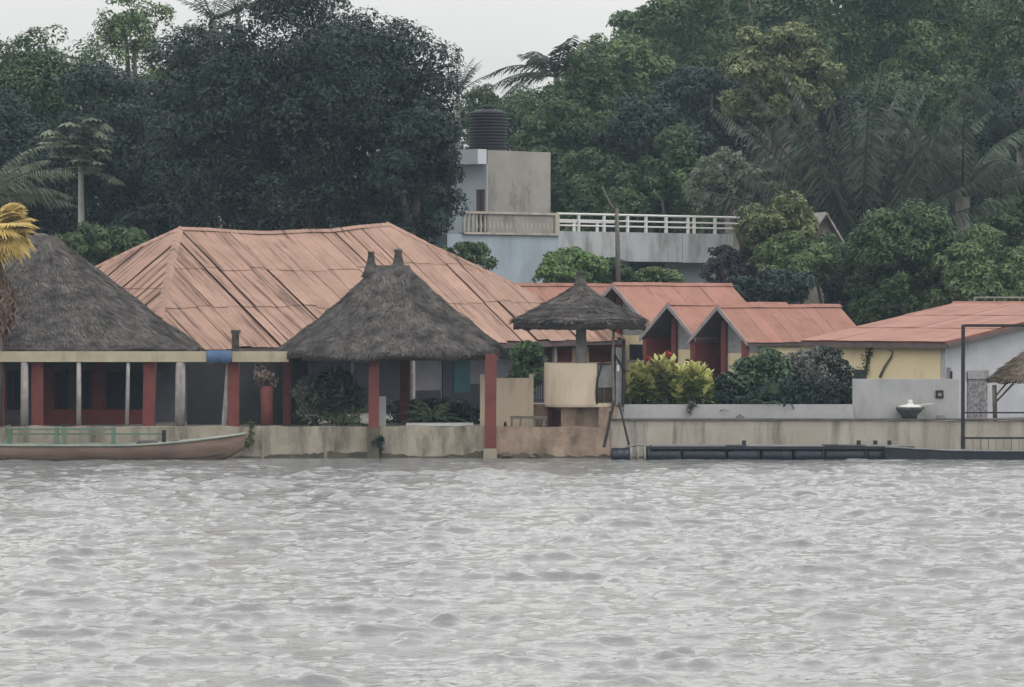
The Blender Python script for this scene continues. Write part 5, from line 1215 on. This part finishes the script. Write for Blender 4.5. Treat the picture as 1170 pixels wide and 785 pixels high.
# yellow fan palm with a skirt of dead leaves at the left edge
yp = thing('yellow_palm', (PX(-16, -0.0), 0.7, 0.94), 'yellow-leaved palm with brown dead skirt at the left edge', 'palm')
YPY = 0.7; yx = PX(0, YPY); zc = PZ(258, YPY)
MB().tube([(yx - .1, YPY, 0.9), (yx, YPY, zc)], [0.17, 0.14], 10).build('trunk', M['bark'], yp, True)
rg = np.random.default_rng(77)
for i in range(95):                                   # fan leaves: pleated blades on stalks
    a = i * 2.4; el = rg.uniform(-1.1, 1.15); h = Vector((math.cos(a), math.sin(a) * .8, 0)); d = (h * math.cos(el) + Vector((0, 0, math.sin(el)))).normalized()
    st = rg.uniform(0.15, 0.75); base = Vector((yx, YPY, zc)) + d * st; sd = d.cross(Vector((0, 0, 1))).normalized(); up = sd.cross(d).normalized()
    V = []; F = []; nb_ = 15; Lf = rg.uniform(0.55, 0.8)
    for k in range(nb_):
        for e, (q, rr_) in enumerate(((k, 1.0), (k + .5, .62))):
            pass
        b0 = -1.35 + 2.7 * k / nb_; b1 = -1.35 + 2.7 * (k + 1) / nb_; bm = (b0 + b1) / 2
        def pt_(b_, r, z): return base + (d * math.cos(b_) + sd * math.sin(b_)) * r * Lf + up * z + Vector((0, 0, -0.22 * r * r * Lf))
        n0 = len(V); V += [base, pt_(b0, .6, -.02), pt_(bm, .62, .03), pt_(b1, .6, -.02), pt_(bm + rg.normal(0, .04), rg.uniform(.88, 1.1), -0.05)]
        F += [(n0, n0 + 1, n0 + 2), (n0, n0 + 2, n0 + 3), (n0 + 1, n0 + 4, n0 + 2), (n0 + 2, n0 + 4, n0 + 3)]
    o = MB().add(V, F).build('fan_leaf', M['leaf_yellow'], yp); MB().tube([(yx, YPY, zc - .05), tuple(base)], 0.018, 5).build('stalk', M['leaf_yellow'], o)
n = 2600; ph = rg.uniform(0, 6.28, n); zz = rg.uniform(0, 1, n)
rr_ = 0.78 * np.sin(np.pi * np.clip(zz, 0.02, .98)) ** 0.6 * rg.uniform(.8, 1.0, n)
pos = np.stack([yx - 0.25 + rr_ * np.cos(ph), YPY + rr_ * np.sin(ph) * .8, PZ(392, YPY) + (PZ(308, YPY) - PZ(392, YPY)) * zz], -1)
out = np.stack([np.cos(ph), np.sin(ph), 0 * ph], -1)
leaves_mesh('dead_skirt', pos, out, 0.42, M['leaf_dry'], yp, rg, up=0, droop=2.5, narrow=0.14, spread=.4)

# papaya behind the pavilion
def papaya(px, Y, ytop, label, seed, hw=46):
    rg = np.random.default_rng(seed); x = PX(px, Y); zc = PZ(ytop + 30, Y); gz = float(ground_z(x, Y)) - .1; s = (Y + 120) / FPX
    t = thing('papaya_tree', (x, Y, gz), label, 'tree')
    MB().tube([(x, Y, gz - .2), (x + .05, Y, (gz + zc) / 2), (x, Y, zc + .3)], [0.2, 0.16, 0.1], 9).build('trunk', M['bark_pale'], t, True)
    for i in range(60):
        a = i * 2.4; el = rg.uniform(-0.5, 1.4); l = hw * s * rg.uniform(.4, .95)
        h = Vector((math.cos(a), math.sin(a), 0)); d = h * math.cos(el) + Vector((0, 0, math.sin(el) * .8)); c = Vector((x, Y, zc + rg.uniform(-1.3, .4))); tip = c + d * l
        V = []; F = []; up = Vector((0, 0, 1)); R = rg.uniform(.45, .7); tl = rg.uniform(-0.9, 0.1); sd = Vector((-h.y, h.x, 0))
        for k in range(9):
            b_ = -2.4 + 4.8 * k / 8; ax = (h * math.cos(b_) + sd * math.sin(b_) + Vector((0, 0, tl))).normalized(); pp = ax.cross(up).normalized() * R * .2
            ln = R * (1 - .12 * abs(b_)); n0 = len(V); V += [tip, tip + ax * ln * .55 + pp + Vector((0, 0, .02)), tip + ax * ln - Vector((0, 0, .06)), tip + ax * ln * .55 - pp]; F.append((n0, n0 + 1, n0 + 2, n0 + 3))
        o = MB().add(V, F).build('leaf', M['leaf_pale'], t); MB().tube([c, tip], 0.02, 5).build('stalk', M['leaf_light'], o)
papaya(92, 36, 140, 'papaya tree with a pale bare trunk behind the left pavilion', 4)
tree('slope_tree', 772, 62.2, 150, 46, 330, 'leaf_mid', 'green tree in the middle above the terrace railing', n=9000, seed=95, leaf=0.3, group=HG, lobes=24, lobe=0.36)
for i, (px, lab) in enumerate(((700, 'farthest hill tree behind the left part of the slope'), (800, 'farthest hill tree behind the pale rounded tree'), (900, 'farthest hill tree behind the yellowish crown'), (1010, 'farthest hill tree behind the giant palm'), (1120, 'farthest hill tree at the right'))):
    tree('slope_tree', px, 122, 75, 95, 300, 'leaf_dark', lab, n=7000, seed=140 + i, leaf=0.55, group=HG, lobes=30, lobe=0.4)
for i, (px, yt, hw, lab) in enumerate(((740, -2, 60, 'rear slope tree at the left end of the crest'), (820, -60, 80, 'rear crest tree above the yellowish crown'), (930, -70, 85, 'rear crest tree left above the giant palm'),
                                       (1040, -70, 85, 'rear crest tree right above the giant palm'), (1150, -60, 85, 'rear crest tree at the upper right corner'), (1085, -75, 70, 'rear crest tree between the two right-hand crest trees'))):
    tree('slope_tree', px, 116, yt, hw, 200, 'leaf_mid', lab, n=13000, seed=120 + i, leaf=0.5, group=HG, lobes=34, lobe=0.36)

# ------------------------------------------------------------------ haze
hb = MB().box(-430, 430, -430, 430, -2.6, 42).build('haze', None)
hm = bpy.data.materials.new('haze_air'); hm.use_nodes = True; N = hm.node_tree.nodes
N.remove(N['Principled BSDF']); pv = N.new('ShaderNodeVolumePrincipled')
pv.inputs['Color'].default_value = (0.62, 0.8, 1.0, 1); pv.inputs['Density'].default_value = 0.00024
hm.node_tree.links.new(pv.outputs[0], N['Material Output'].inputs['Volume'])
hb.data.materials.append(hm); hb['kind'] = 'stuff'
